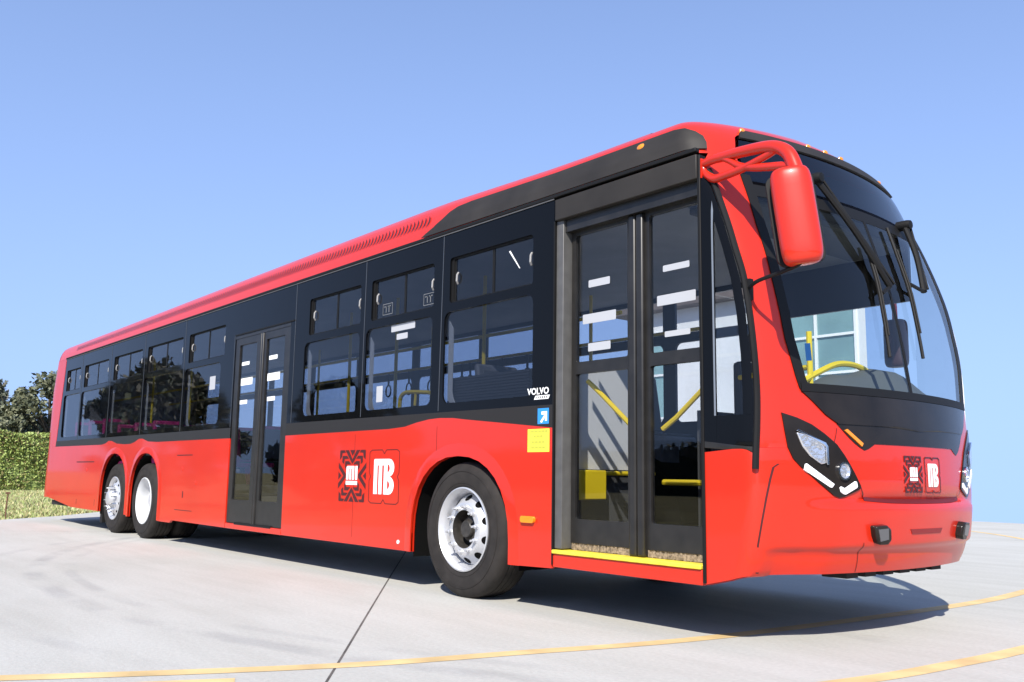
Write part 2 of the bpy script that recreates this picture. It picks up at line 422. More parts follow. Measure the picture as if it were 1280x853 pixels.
# ivy wall along the far left edge of the grass
H0, H1 = Vector((-40.4, -3.5)), Vector((-43.2, 19))
hd = (H1-H0).normalized(); hn = Vector((-hd.y, hd.x)); hn = hn if hn.x > 0 else -hn
hedge = thing("ivy_hedge", "long green ivy covered wall beyond the dry grass on the left", "hedge", (-41.3, 5.5, 0))
mb = MB(); Lh = (H1-H0).length
mb.prism([[(0, -.1), (Lh, -.1), (Lh, 2.35), (0, 2.35)]], lambda u, v, d: (H0.x+hd.x*u+hn.x*d, H0.y+hd.y*u+hn.y*d, v), .0, -.7)
mb.build("wall", mat("hedge_core", (.20, .26, .075), .95), hedge, smooth=False)
n = 48000; u = rng.random(n)*Lh; v = 2.62*rng.random(n)**.8
wob = .10*np.sin(u*1.9)+.07*np.sin(u*4.7+1)
v = np.where(v > 2.2, v+wob*(v-2.1), v); dp = rng.random(n)*.22+.10*np.sin(u*2.3+v*3)-.04
top = rng.random(n) < .2; dp = np.where(top, -rng.random(n)*.8+.1, dp); v = np.where(top, 2.35+rng.random(n)*.25+wob, v)
leaves(np.stack([H0.x+hd.x*u+hn.x*dp, H0.y+hd.y*u+hn.y*dp, v], 1), .062, IVY, "foliage", hedge, 3)

# dry grass strip between the yard and the ivy wall: blades
n = 42000
gx = rng.random(n)**1.6*-27-13.3; gy = rng.random(n)*18-6.5
keep = (gx+14.3)*.62+(gy-.72)*.78 < 9
edge = -( (gx+13.07)*.62+(gy+.57)*.78 )     # >0: grass side of the slab edge
ok = edge > .05
gx, gy = gx[ok], gy[ok]; n = len(gx)
hgt = .03+.06*rng.random(n); a = rng.random(n)*PI; w = .02+.02*rng.random(n); lx = rng.normal(size=n)*.04; ly = rng.normal(size=n)*.04
V = np.stack([np.stack([gx-w*np.cos(a), gy-w*np.sin(a), np.full(n, -.06)], 1), np.stack([gx+w*np.cos(a), gy+w*np.sin(a), np.full(n, -.06)], 1), np.stack([gx+lx, gy+ly, hgt-.04], 1)], 1).reshape(-1, 3)
me = bpy.data.meshes.new("dry_grass"); me.from_pydata(V.tolist(), [], [(3*i, 3*i+1, 3*i+2) for i in range(n)])
for m in (leafm("grass_straw", (.42, .38, .19)), leafm("grass_green", (.27, .33, .11)), leafm("grass_pale", (.35, .37, .16))): me.materials.append(m)
me.polygons.foreach_set('material_index', rng.integers(0, 3, n).tolist()); me.update()
tag(add("dry_grass", me), None, None, None, 'stuff')

def tree(label, base, height, rad, mats, seed, nleaf=5000, ls=.16, trunk_h=.35, clumps=26, squash=1.0, feather=1.0, group=None):
    r = np.random.default_rng(seed)
    t = thing("leafy_tree", label, "tree", base, group)
    bx, by, bz = base
    mb = MB()
    top = Vector((bx+.2*r.normal(), by+.2*r.normal(), bz+height*.78))
    mb.tube([(bx, by, bz-.2), (bx+.05, by, bz+height*.3), top], [height*.035, height*.008], 8, smooth=4)
    cs = []
    for i in range(clumps):
        zz = trunk_h+(1-trunk_h)*r.random()**.85
        prof = math.sin(PI*min(1, max(.08, (zz-trunk_h)/(1-trunk_h)*.88+.10)))**.7
        a = r.random()*2*PI; rr = rad*prof*(.25+.75*r.random()**.5)
        c = np.array([bx+rr*math.cos(a), by+rr*math.sin(a), bz+height*zz*.95]); cs.append((c, rad*(.22+.22*r.random())))
        zb_ = bz+height*max(.2, zz*.6)
        mb.tube([(bx, by, zb_), tuple((np.array([bx, by, zb_])+c)/2+np.array([0, 0, .1])), tuple(c)], [height*.012, height*.003], 5, smooth=3)
    mb.build("trunk", BARK, t)
    pts = []
    per = nleaf//clumps
    for c, q in cs:
        d = r.normal(size=(per, 3)); d /= np.linalg.norm(d, axis=1)[:, None]
        pts.append(c+d*(q*feather*(r.random(per)**.45))[:, None]*np.array([1, 1, .8*squash]))
    leaves(np.concatenate(pts), ls, mats, "crown", t, seed)
    return t
CX, CY = 5.674, -4.172
def at(dx, dy, dist): return (CX+dx*dist, CY+dy*dist, -.1)
tree("dark dense evergreen tree at the left picture edge behind the ivy wall", at(-.987, .160, 66), 6.7, 3.6, EVG, 11, 9000, .17, .1, 34, group="trees beyond the ivy wall")
tree("lighter feathery olive green tree against the rear of the bus", at(-.975, .222, 60), 6.6, 2.3, OLV, 12, 7000, .15, .1, 30, feather=1.1, group="trees beyond the ivy wall")
tree("low rounded bush tree between the two taller ones behind the ivy wall", at(-.981, .193, 63), 4.2, 2.4, OLV, 13, 5000, .15, .05, 20, group="trees beyond the ivy wall")

# reflected trees left of the yard and behind the camera
tree("broad leafy tree beside the yard, mirrored in the rear windows of the bus", (-33.0, -9.0, -.1), 5.1, 2.9, EVG, 21, 9000, .17, .18, 30)
tree("small rounded tree beyond the yard, mirrored lowest at the rear end of the bus", (-41, -9.6, -.1), 3.9, 1.4, EVG, 22, 4000, .15, .15, 18)
tree("bushy tree behind the photographer, mirrored in the window right of the middle door", (-17.5, -8.8, -.1), 3.4, 1.9, EVG, 23, 6000, .14, .1, 24)
# out-of-frame hedges: one mirrored along the side glass, one added to darken the front
def clipped(label, p, q, h, seed):
    P, Q = Vector(p), Vector(q); d = (Q-P).normalized(); nn = Vector((-d.y, d.x)); L_ = (Q-P).length
    hg = thing("offscreen_hedge", label, "hedge", ((P.x+Q.x)/2, (P.y+Q.y)/2, 0))
    mb = MB(); mb.prism([[(0, -.3), (L_, -.3), (L_, h-.3), (0, h-.3)]], lambda u, v, t: (P.x+d.x*u+nn.x*t, P.y+d.y*u+nn.y*t, v), 0, -.9)
    mb.build("core", mat("hedge_core_dark", (.03, .035, .018), .95), hg, smooth=False)
    r = np.random.default_rng(seed); n = 9000; u = r.random(n)*L_; w = r.random(n)*.5-.15
    leaves(np.stack([P.x+d.x*u+nn.x*w, P.y+d.y*u+nn.y*w, r.random(n)**.75*h*(.95+.08*np.sin(u*.7))], 1), .24, EVG, "foliage", hg, seed)
clipped("tall dark hedge across the yard, mirrored along the bottom of the side glass", (40, -43), (-75, -43), 3.1, 5)
clipped("unseen dark hedge added right of the yard to darken the black panel under the windscreen", (36, 46), (42, -30), 4.0, 6)  # added out of frame to darken front reflections and cut sky fill

# rusty stake in the grass
mb = MB(); mb.tube([(-13.75, -.35, -.15), (-13.74, -.36, .2), (-13.76, -.34, .47)], .014, 7); mb.box((-13.79, -.38, .44), (-13.73, -.31, .475))
tag(mb.build("metal_stake", mat("rust", (.12, .06, .035), .85, cvar=(20, .4))), "thin rusty metal stake in the grass at the slab edge", "stake")
ST = col.objects["metal_stake"]

# ---------------------------------------------------------------- white building beyond the bus
bl = thing("white_building", "low white building with white framed windows seen through the bus glass", "building", (-6.4, 13, 0))
WALLW = mat("white_render", (.74, .74, .72), .8, cvar=(1.2, .06)); ROOFM = mat("brown_roof_fascia", (.13, .105, .09), .7, cvar=(2, .15))
TEAL = mat("teal_window_glass", (.22, .36, .36), .12, cvar=(.8, .25))
mb = MB(); wy = 12.0
holes = [rect(-5.4, 2.25, -3.62, 4.48), rect(-9.3, 2.25, -8.3, 4.3)]
mb.prism([rect(-9.6, 0, -3.58, 4.75)]+holes, lambda u, v, d: (u, wy+d, v), 0, .25)
mb.box((-9.6, wy+.25, 0), (-9.4, wy+1.8, 4.75)); mb.box((-9.4, wy+1.6, 0), (-4.75, wy+1.8, 4.75)); mb.prism([[(-3.75, wy+.25), (-3.58, wy+.25), (-4.55, wy+1.8), (-4.75, wy+1.8)]], lambda u, v, d: (u, v, d), 0, 4.75)
mb.build("wall", WALLW, bl, smooth=False)
mb = MB(); mb.prism([[(-9.9, wy-.3), (-3.2, wy-.3), (-4.2, wy+1.95), (-9.9, wy+1.95)]], lambda u, v, d: (u, v, d), 4.752, 5.2); mb.build("roof", ROOFM, bl, bevel=.02)
for x0, x1, z0, z1, nx, nz in ((-5.4, -3.62, 2.25, 4.48, 2, 3), (-9.3, -8.3, 2.25, 4.3, 1, 2)):
    mb = MB(); t = .05
    mb.box((x0, wy-.03, z0), (x0+t, wy+.07, z1)); mb.box((x1-t, wy-.03, z0), (x1, wy+.07, z1)); mb.box((x0+t, wy-.03, z0), (x1-t, wy+.07, z0+t)); mb.box((x0+t, wy-.03, z1-t), (x1-t, wy+.07, z1))
    for i in range(1, nx): xx = x0+(x1-x0)*i/nx; mb.box((xx-t/2, wy-.025, z0+t), (xx+t/2, wy+.065, z1-t))
    for i in range(1, nz): zz = z0+(z1-z0)*i/nz; mb.box((x0+t, wy-.02, zz-t/2), (x1-t, wy+.06, zz+t/2))
    w = mb.build("window", WHITE, bl, smooth=False)
    mb = MB(); mb.box((x0+.01, wy+.02, z0+.01), (x1-.01, wy+.035, z1-.01)); mb.build("pane", TEAL, w, smooth=False)

# ================================================================== THE BUS
BUS = thing("city_bus", "long red and black three axle city bus parked on pale concrete", "bus", (-5, 1.25, 0))
def part(mb, name, m, parent=BUS, **k): return mb.build(name, m, parent, **k)

BELTL = [(-12.05, 1.30), (-9.30, 1.288), (-9.10, 1.305), (-8.95, 1.34), (-8.80, 1.335), (-8.55, 1.292), (-8.2, 1.276), (-7.92, 1.276), (-7.75, 1.295), (-7.55, 1.34), (-7.40, 1.338), (-7.16, 1.295), (-6.8, 1.282), (-4.40, 1.276)]
BELTR = [(-3.0, 1.272), (-1.05, 1.279), (-.8, 1.29), (-.63, 1.318), (-.45, 1.338), (-.3, 1.343), (-.12, 1.336), (.05, 1.318), (.5, 1.276), (1.03, 1.226)]
def arch(cx_, half, ztop, zlow, n=16):
    out = [(cx_-half, zlow)]
    zc = ztop-half*.98
    for i in range(n+1):
        a = PI-PI*i/n
        c, s = math.cos(a), math.sin(a)
        p = 2.25
        out.append((cx_+half*math.copysign(abs(c)**(2/p), c), zc+half*.98*abs(s)**(2/p)))
    out.append((cx_+half, zlow)); return out

# lower side panels
ARC_T = arch(-8.58, .63, 1.15, .29); ARC_D = arch(-7.20, .60, 1.14, .27); ARC_F = arch(-.03, .62, 1.045, .29)
low = [(-12.25, .42), (-10.76, .30)]+ARC_T+ARC_D+[(-6.60, .262), (-6.15, .262), (-6.1, .295), (-4.405, .288), (-4.405, 1.276)]+BELTL[::-1][1:]+[(-12.25, 1.30)]
mb = MB(); mb.prism([low], side(0), 0, .03); p = part(mb, "side_panel", RED, bevel=.004)
lowf = [(-2.995, .288)]+ARC_F+[(.65, .29), (1.03, .30)]+BELTR[::-1]
mb = MB(); mb.prism([lowf], side(0), 0, .03); pf = part(mb, "side_panel", RED, bevel=.004)
# flared lips round the arches
def lip(A, r=.022):
    mb = MB(); mb.tube([(x, -.004, z) for x, z in A], r, 8); return part(mb, "wheel_arch_lip", RED)
for A, w in ((ARC_T, .10), (ARC_D, .10), (ARC_F, .11)):
    cx_ = (A[0][0]+A[-1][0])/2
    mb = MB(); rows = []
    for x, z in A:
        d = Vector((x-cx_, z-.55)); d = d.normalized() if z > .55 else Vector((math.copysign(1, x-cx_), 0))
        rows.append([(x, .012, z), (x, -.012, z), (x+d.x*w*.35, -.010, z+d.y*w*.35), (x+d.x*w, .002, z+d.y*w)])
    mb.grid(rows); part(mb, "wheel_arch", RED, ang=60)
# seams and hatch slits on the red sides
def slit(x0, z0, x1, z1, w=.006):
    mb = MB(); mb.prism([[(x0-w/2, z0), (x0+w/2, z0), (x1+w/2, z1), (x1-w/2, z1)] if abs(z1-z0) > abs(x1-x0) else [(x0, z0-w/2), (x1, z1-w/2), (x1, z1+w/2), (x0, z0+w/2)]], side(0), -.0012, .004)
    return mb
for a in ((-.33, 1.28, -.33, 1.05, .003), (-1.6, 1.25, -1.6, .35, .0025), (-10.6, 1.03, -9.62, 1.03, .016), (-6.02, 1.10, -5.5, 1.10, .012), (-6.0, .43, -5.42, .43, .008), (-5.75, .58, -5.75, .66, .03), (-10.45, .36, -10.45, .44, .02), (-9.45, .36, -9.45, .46, .014)):
    part(slit(*a), "panel_seam", MAROON)
for x, z in ((-5.35, .76), (-5.82, .93), (-10.0, .90)):
    mb = MB(); mb.lathe([(.0, -.006), (.024, -.006), (.03, .0), (.03, .01)], 14); part(mb, "round_latch", RED, loc=(x, 0, z))
mb = MB(); mb.lathe([(.0, -.006), (.016, -.006), (.018, .004)], 12); part(mb, "jack_plug", WHITE, loc=(-.84, 0, .355))

# sills under the doors
mb = MB(); mb.box((-4.395, 0, .286), (-3.005, .05, .346)); part(mb, "door_sill", RED, bevel=.004)
mb = MB(); mb.box((1.04, .002, .31), (2.285, .06, .395)); part(mb, "door_sill", RED, bevel=.004)
mb = MB(); mb.box((1.04, -.012, .397), (2.285, .10, .423)); part(mb, "step_edge", YELSTEP, bevel=.006)
mb = MB(); mb.box((-4.15, -.004, .338), (-3.24, .0, .362)); part(mb, "step_grille", BLACKM)

# upper glazed band with window holes
WIN = [(-11.68, -10.83, 2.25, 2.615), (-10.58, -9.26, 2.25, 2.615), (-8.98, -7.67, 2.25, 2.615), (-7.44, -6.08, 2.25, 2.615), (-5.86, -4.71, 2.25, 2.615), (-2.60, -1.60, 2.25, 2.615), (-1.41, -.43, 2.25, 2.615), (-.21, .805, 2.25, 2.615)]
LOWP = [(-11.78, -10.75), (-10.68, -9.18), (-9.10, -7.60), (-7.53, -6.03), (-5.95, -4.80), (-2.68, -1.60), (-1.49, -.44), (-.275, .81)]
band = BELTL+[(-4.405, 2.44), (-2.905, 2.44)]+[(-2.995, 2.43)]+BELTR+[(1.03, 2.80), (1.03, 2.825), (-11.79, 2.825)]
band = BELTL+[(-4.40, 2.445), (-3.0, 2.445)]+BELTR+[(1.03, 2.825), (-11.79, 2.825)]
holes = [rrect(x0, z0, x1, z1, .03) for x0, x1, z0, z1 in WIN]+[rrect(x0, 1.455, x1, 2.18, .07) for x0, x1 in LOWP]
mb = MB(); mb.prism([band]+holes, side(0), .004, .02); bandob = part(mb, "glazed_band", BAND, smooth=False)
# matt belt strip at the foot of the glass
top_ = [(x, max(z+.06, 1.395)) for x, z in BELTL]
mb = MB(); mb.prism([BELTL+[(-4.40, 1.395), (-12.04, 1.395)]], side(0), .0005, .0035); part(mb, "belt_strip", BELT, smooth=False)
mb = MB(); mb.prism([BELTR+[(1.03, 1.383), (-3.0, 1.395)]], side(0), .0005, .0035); part(mb, "belt_strip", BELT, smooth=False)
# seams of the band
SEAMG = mat("seam_grey", (.05, .055, .065), .4)
for x0, z0, x1 in ((-.30, 2.82, -.325), (-1.515, 2.82, -1.53), (-2.9, 2.82, -2.9), (-4.42, 2.44, -4.42), (-6.0, 2.82, -6.0), (-7.56, 2.82, -7.56), (-9.12, 2.82, -9.12), (-10.72, 2.82, -10.72)):
    mb = MB(); mb.prism([[(x0-.004, z0), (x0+.004, z0), (x1+.004, 1.40), (x1-.004, 1.40)]], side(0), .0015, .004)
    part(mb, "band_seam", SEAMG)
# windows: slider frames, panes
LATCH = mat("latch_grey", (.3, .29, .28), .35)
def window(x0, x1, z0, z1, lx0, lx1, i):
    mb = MB(); t = .022
    mb.prism([rrect(x0-.012, z0-.012, x1+.012, z1+.012, .035), rrect(x0+.03, z0+.012, x1-.006, z1-.012, .02)], side(0), .02, .05)
    mb.box((x0+.03, .03, z0+.012), (x0+.05, .045, z1-.012))
    xm = (x0+x1)/2+.02
    mb.box((xm-.012, .030, z0+.012), (xm+.012, .040, z1-.012))
    w = part(mb, "window", BLACKM, smooth=False)
    mb = MB(); mb.box((x0+.05, .034, z0+.01), (x1-.004, .037, z1-.01)); mb.build("sliding_pane", TINT, w, smooth=False)
    mb = MB(); mb.box((lx0-.02, .022, 1.44), (lx1+.02, .0235, 2.19)); mb.build("fixed_pane", TINT, w, smooth=False)
    for xx in (x0+.07, x1-.05):
        mb = MB(); mb.tube([(xx, .032, z0+.15), (xx+.008, .014, z0+.17), (xx+.012, .014, z0+.22), (xx+.004, .032, z0+.24)], .008, 6)
        mb.build("latch", LATCH, w)
    mb = MB(); mb.prism([[(lx0+.005, 2.12), (lx0+.005, 1.50), (lx0+.03, 1.465), (lx0+.10, 1.462), (lx0+.075, 1.50), (lx0+.06, 1.55), (lx0+.06, 2.05)]], side(0), .05, .06)
    mb.build("reveal_trim", INTW if False else bpy.data.materials.get("reveal_grey") or mat("reveal_grey", (.60, .60, .58), .6), w, smooth=False)
    return w
wins = [window(*a, *b, i) for i, (a, b) in enumerate(zip(WIN, LOWP))]
# gutter with painted shadow line and reflection, black roof fairing
mb = MB(); mb.box((-11.8, -.010, 2.826), (2.29, .03, 2.852)); part(mb, "gutter_shadow_bar", BLACKM, bevel=.005)  # black bar doubles as the shadow line under the roof edge
mb = MB(); mb.box((-11.8, -.004, 2.815), (1.03, .002, 2.824)); part(mb, "gutter_reflection", GREYP)  # grey strip paints the light reflected below the shadow line

# ------------------------------------------------------------------ red roof and front shell
def roofdz(x):
    return float(np.interp(x, [-12, -10, -6, -2.5, -.5, 1.0], [-.02, -.01, .02, .04, .045, 0]))
zrow = [2.83, 2.86, 2.89, 2.92, 2.96, 3.0, 3.03, 3.06, 3.09, 3.12, 3.145, 3.17, 3.195, 3.22, 3.24, 3.255]
XS = [-12.30, -12.0, -11, -10, -9, -8, -7, -6, -5, -4, -3, -2, -1.2, -.8, -.4, 0, .4, .8, 1.2, 1.6, 1.8]
rows = []
for x in XS:
    k = roofdz(x); pr = []
    for z in zrow: pr.append((x, 1.25-hw(z), z+k*(z-2.83)/.3))
    rows.append(pr+[(x, 2.5-y, z) for x, y, z in pr[::-1]])
mb = MB(); mb.grid(rows)
# rear: corner and end face
rear_dx = lambda z: .38*sst(2.2, 3.25, z)-0.05*(1-sst(.6, 1.4, z))
def rear_row(z, hwz):
    k = hwz/1.25; out = []
    for x, y in ((-12.25, 0), (-12.40, 0), (-12.52, .004), (-12.60, .018), (-12.66, .05), (-12.70, .11), (-12.73, .3), (-12.75, 1.25)):
        xx = x if x > -12.31 else x+rear_dx(z)*min(1, (-x-12.3)/.3)
        out.append((xx, 1.25-(1.25-y)*k, z))
    return out+[(x, 2.5-y, z) for x, y, z in out[::-1][1:]]
rows = []
for z in [.42, .6, .8, 1.0, 1.3, 1.6, 2.0, 2.3, 2.55, 2.83]: rows.append(rear_row(z, 1.25))
for z in zrow[1:]:
    r = rear_row(z, hw(z)); r = [(max(x, -12.42+.0) if z > 2.9 else x, y, z+roofdz(-12)*(z-2.83)/.3) for x, y, z in r]; rows.append(r)
mb.grid(rows)
part(mb, "roof", RED, ang=50)
for x, y in ((-12.05, 0), ):
    pass
mb = MB(); mb.prism([[(-12.249, 1.302), (-12.052, 1.302), (-11.795, 2.828), (-12.249, 2.828)]], side(0), .0, .02); part(mb, "rear_pillar", RED, smooth=False)
# louvres along the roof side
mb = MB(); g = oncorner(.0035)
x = -.585
while x > -11.3:
    w = .017
    pts = [(x-.014, 2.935), (x+.004, 2.958), (x+.010, 2.98), (x+.004, 3.003), (x-.012, 3.026)]
    k = roofdz(x)
    L = [(a, 1.25-hw(b)-.007, b+k*(b-2.83)/.3) for a, b in pts]; Rr = [(a+w*(1 if 0 < i < 4 else .3), 1.25-hw(b)-.007, b+k*(b-2.83)/.3) for i, (a, b) in enumerate(pts)]
    mb.grid([L, Rr]); x -= .0575
part(mb, "roof_louvres", MAROON, smooth=False, weld=False)
# black fairing over the front doors
def fair_map(off):
    g0 = oncorner(off)
    def g(x, z, d):
        p = g0(x, z, d)
        return (p[0], p[1], p[2]+roofdz(x)*(z-2.83)/.3)
    return g
poly = [(-.62, 2.852), (-.56, 2.875), (-.46, 2.905), (-.36, 2.945), (-.27, 2.99), (-.17, 3.015), (.0, 3.025), (2.08, 3.025), (2.16, 3.012), (2.22, 2.98), (2.26, 2.945), (2.285, 2.90), (2.30, 2.852)]
mb = MB(); mb.patch(poly, fair_map(.016), 60, 12, 0, .006); part(mb, "roof_fairing", BLACKP, ang=50)

# front shell
def ygate(z): return float(np.interp(z, [1.38, 1.44, 1.69, 2.04, 2.36, 2.67, 2.87, 2.99, 3.03], [.297, .275, .215, .20, .205, .235, .265, .32, .40]))
X0 = 2.312
XG = ((1.07, 2.643), (1.20, 2.647), (1.38, 2.646), (1.587, 2.640), (1.817, 2.618), (2.024, 2.582), (2.187, 2.536), (2.347, 2.484), (2.531, 2.415), (2.64, 2.370), (2.70, 2.343))
def xstart(z):
    return float(np.interp(z, [a for a, b in XG], [b for a, b in XG])) if 1.071 < z < 2.70 else X0
def near_pts(z, y1, N=26, f=fxs):
    xs0 = xstart(z); y0 = max(.0002, ysurf(xs0, z, f)) if z < 2.83 else 1.25-hw(z)+.0002
    h = hw(z); s0 = (1.25-y0)/h; s1 = (1.25-y1)/h
    u0 = 1-(1-min(1, s0))**(1/3); u1 = 1-(1-s1)**(1/3)
    out = []
    for i in range(N+1):
        u = u0+(u1-u0)*i/N; s = 1-(1-u)**3; y = 1.25-s*h; out.append((f(y, z), y, z))
    if z < 2.83: out.insert(0, (xs0, min(out[0][1], .001) if out[0][0] > xs0+.01 else out[0][1], z))
    else: out.insert(0, (1.8, 1.25-h, z))
    return out
def zbot(x): return .39-.07*(1-sst(2.31, 2.62, x))
TQ = (1.07-.39)/1.01
zl = sorted([TQ-.0005, TQ+.0015]+[0, .03, .06, .09, .115, .13, .145, .16, .18, .24, .30, .345, .36, .375, .385, .395, .405, .42, .46, .52, .6, .7, .8, .9, .97, 1])
mb = MB(); rows = []
for t in zl:
    z = .39+t*(1.40-.39)
    a = near_pts(z, 1.25, 40)
    full = a+[(x, 2.5-y, zz) for x, y, zz in a[::-1][1:]]
    full = [(x, y, zbot(x)+t*(1.40-zbot(x))) for x, y, zz in full]
    rows.append(full)
# underside return
r0 = [(x-.10 if abs(y-1.25) < 1.1 else x-.02, min(max(y, .05), 2.45), z-.01) for x, y, z in rows[0]]
mb.grid([r0]+rows)
zp = [1.40, 1.5, 1.6, 1.7, 1.8, 1.9, 2.0, 2.1, 2.2, 2.3, 2.4, 2.5, 2.6, 2.7, 2.8, 2.8299]
rows = [near_pts(z, ygate(z), 22) for z in zp]
mb.grid(rows); mb.grid([[(x, 2.5-y, z) for x, y, z in r] for r in rows])
zq = [2.83, 2.86, 2.89, 2.92, 2.95, 2.98, 3.0, 3.01]
rows = [near_pts(z, ygate(z), 22) for z in zq]
mb.grid(rows); mb.grid([[(x, 2.5-y, z) for x, y, z in r] for r in rows])
zt = [3.01, 3.03, 3.05, 3.07, 3.09, 3.11, 3.13, 3.15, 3.17, 3.19, 3.21, 3.23, 3.245, 3.255]
rows = []
for z in zt:
    a = near_pts(z, 1.25, 30); rows.append(a+[(x, 2.5-y, zz) for x, y, zz in a[::-1][1:]])
mb.grid(rows)
shell = part(mb, "front_mask", RED, ang=42)

FR = onfront
def fpatch(name, m, poly, off, th, nu=24, nv=10, f=fx, parent=BUS, ang=40, **k):
    mb = MB(); mb.patch(poly, FR(off, f), nu, nv, 0, th); return part(mb, name, m, parent, ang=ang, **k)
def mirror(p): return [(2.5-y, z) for y, z in p]
# windscreen glass, header glass, bars
zz = np.linspace(1.43, 2.56, 14)
poly = [(ygate(z)+.045, z) for z in zz]+[(2.5-ygate(z)-.095, z) for z in zz[::-1]]
ws = fpatch("windscreen", WSG, poly, .004, None, 40, 26)
zz = np.linspace(2.66, 2.985, 8)
poly = [(ygate(z)+.02, z) for z in zz]+[(2.5-ygate(z)-.02, z) for z in zz[::-1]]
hdr = fpatch("destination_window", HDRG, poly, .004, None, 40, 12)
# black surround
mb = MB()
zz = np.linspace(1.40, 2.70, 20); mb.patch([(ygate(z)-.012, z) for z in zz]+[(ygate(z)+.05, z) for z in zz[::-1]], FR(.008), 3, 24, 0, .012)
mb.patch([(2.5-ygate(z)-.10, z) for z in zz]+[(2.5-ygate(z)+.012, z) for z in zz[::-1]], FR(.008), 3, 24, 0, .012)
mb.patch([(.285, 1.385), (2.215, 1.385), (2.215, 1.432), (.285, 1.432)], FR(.012), 40, 3, 0, .02)
part(mb, "windscreen_seal", BLACKM, weld=False)
mb = MB(); mb.patch([(ygate(2.6)+.03, 2.555), (2.47-ygate(2.6), 2.555), (2.47-ygate(2.6), 2.635), (ygate(2.6)+.03, 2.635)], FR(.006), 40, 3, 0, .02); part(mb, "windscreen_bar", BLACKM)
mb = MB(); mb.patch([(ygate(2.6)+.03, 2.64), (2.47-ygate(2.6), 2.64), (2.47-ygate(2.6), 2.69), (ygate(2.6)+.03, 2.69)], FR(-.012), 40, 3, 0, .02); part(mb, "header_trim", BLACKG)
mb = MB(); mb.patch([(1.238, 1.43), (1.262, 1.43), (1.262, 2.56), (1.238, 2.56)], FR(.007), 2, 26, 0, .014); part(mb, "windscreen_divider", BLACKM)
mb = MB(); mb.box((2.05, .5, 2.60), (2.40, 2.0, 2.92)); mb.box((1.98, .3, 2.56), (2.42, 2.2, 2.60)); part(mb, "destination_box", INTD, bevel=.01)
# visor lip above the header
vp = [(.40, 3.075), (.36, 3.02), (.34, 2.985), (.5, 2.968), (1.25, 2.95), (2.0, 2.968), (2.16, 2.985), (2.14, 3.02), (2.10, 3.075), (1.9, 3.085), (1.25, 3.09), (.6, 3.085)]
mb = MB(); mb.patch([(.34, 2.972), (2.16, 2.972), (2.14, 3.01), (2.10, 3.042), (.40, 3.042), (.36, 3.01)], FR(.016), 44, 6, 0, .012); part(mb, "roof_visor", BLACKP, ang=60)
for y, z in ((.41, 3.045), (.98, 3.055), (1.17, 3.06), (1.36, 3.06), (2.0, 3.052)):
    mb = MB(); g = FR(.012); p = Vector(g(y, z, 0))
    mb.lathe([(.0, .012), (.012, .010), (.019, .005), (.021, 0), (.021, -.02)], 16, 'Z')
    for v in mb.bm.verts: v.co = Vector((v.co.x*.7, v.co.y*1.25, v.co.z))
    part(mb, "marker_lamp", AMBER, loc=p)
mb = MB(); mb.lathe([(.0, -.03), (.02, -.026), (.034, -.014), (.038, 0), (.038, .02)], 16, 'Y')
for v in mb.bm.verts: v.co = Vector((v.co.x*1.2, v.co.y, v.co.z*.8))
part(mb, "marker_lamp", AMBER, loc=(1.82, .045, 2.985))
mb = MB(); mb.prism([rrect(.725, .585, .865, .630, .018)], side(0), -.022, .003); part(mb, "side_marker", AMBER, bevel=.006)

# black front panels
fpatch("front_panel", BLACKG, [(.292, 1.383), (.345, 1.34), (.43, 1.262), (.515, 1.212), (1.25, 1.197), (1.985, 1.212), (2.07, 1.262), (2.155, 1.34), (2.208, 1.383)], .009, .015, 44, 8)
mb = MB(); mb.patch([(.505, 1.212), (.585, 1.14), (.627, 1.108), (1.25, 1.109), (1.873, 1.108), (1.915, 1.14), (1.995, 1.212)], FR(.003), 44, 6, 0, .01)
for M_ in (lambda p: p, mirror): mb.patch(M_([(.627, 1.1078), (.66, 1.088), (.70, 1.070), (.735, 1.080), (.79, 1.1078)]), FR(.003), 8, 6, 0, .01)
part(mb, "front_panel", BLACKG, ang=40, weld=False)
mb = MB(); mb.prism([[(.552, 1.178), (.573, 1.186), (.688, 1.108), (.676, 1.090)]], FR(.012), 0, .012); part(mb, "turn_signal", AMBER, bevel=.002)
# hood and bumper seams (dark ribbons laid over the shell)
def seam(pts, w=.006, off=.0015, f=fxs, m=MAROON, n=6):
    P = spline([Vector((a, b, 0)) for a, b in pts], n); g = FR(off, f); rows = []
    for i, p in enumerate(P):
        t = (P[min(i+1, len(P)-1)]-P[max(i-1, 0)]).normalized()
        rows.append([g(p.x-t.y*w/2, p.y+t.x*w/2, 0), g(p.x+t.y*w/2, p.y-t.x*w/2, 0)])
    mb = MB(); mb.grid(rows); return mb
sp = [(.462, 1.082), (.51, 1.045), (.556, 1.012), (.60, .96), (.652, .875), (.672, .83), (.69, .803)]
part(seam(sp), "hood_seam", MAROON, weld=False); part(seam(mirror(sp)), "hood_seam", MAROON, weld=False)
part(seam([(.462, 1.082), (.485, 1.13), (.505, 1.19)], .005), "hood_seam", MAROON, weld=False)
cs = seam([(.69, .800), (.85, .790), (1.05, .786), (1.25, .785), (1.45, .786), (1.65, .790), (1.81, .800)], .026, .002); part(cs, "hood_gap_shade", mat("gap_shadow_red", (.10, .006, .008), .5), weld=False)  # wide dark red strip: shade in the gap put into the colour
part(seam([(.655, .56), (.66, .50), (.672, .44), (.68, .395)], .005), "bumper_seam", MAROON, weld=False)
# vertical seam on the near corner
g = oncorner(.0015, fxs); rows = []
for x, z in ((2.735, .985), (2.715, .985), (2.700, .965), (2.690, .90), (2.675, .80), (2.655, .68), (2.63, .55), (2.60, .40)):
    rows.append([g(x-.0035, z, 0), g(x+.0035, z, 0)])
mb = MB(); mb.grid(rows); part(mb, "bumper_seam", MAROON, weld=False)
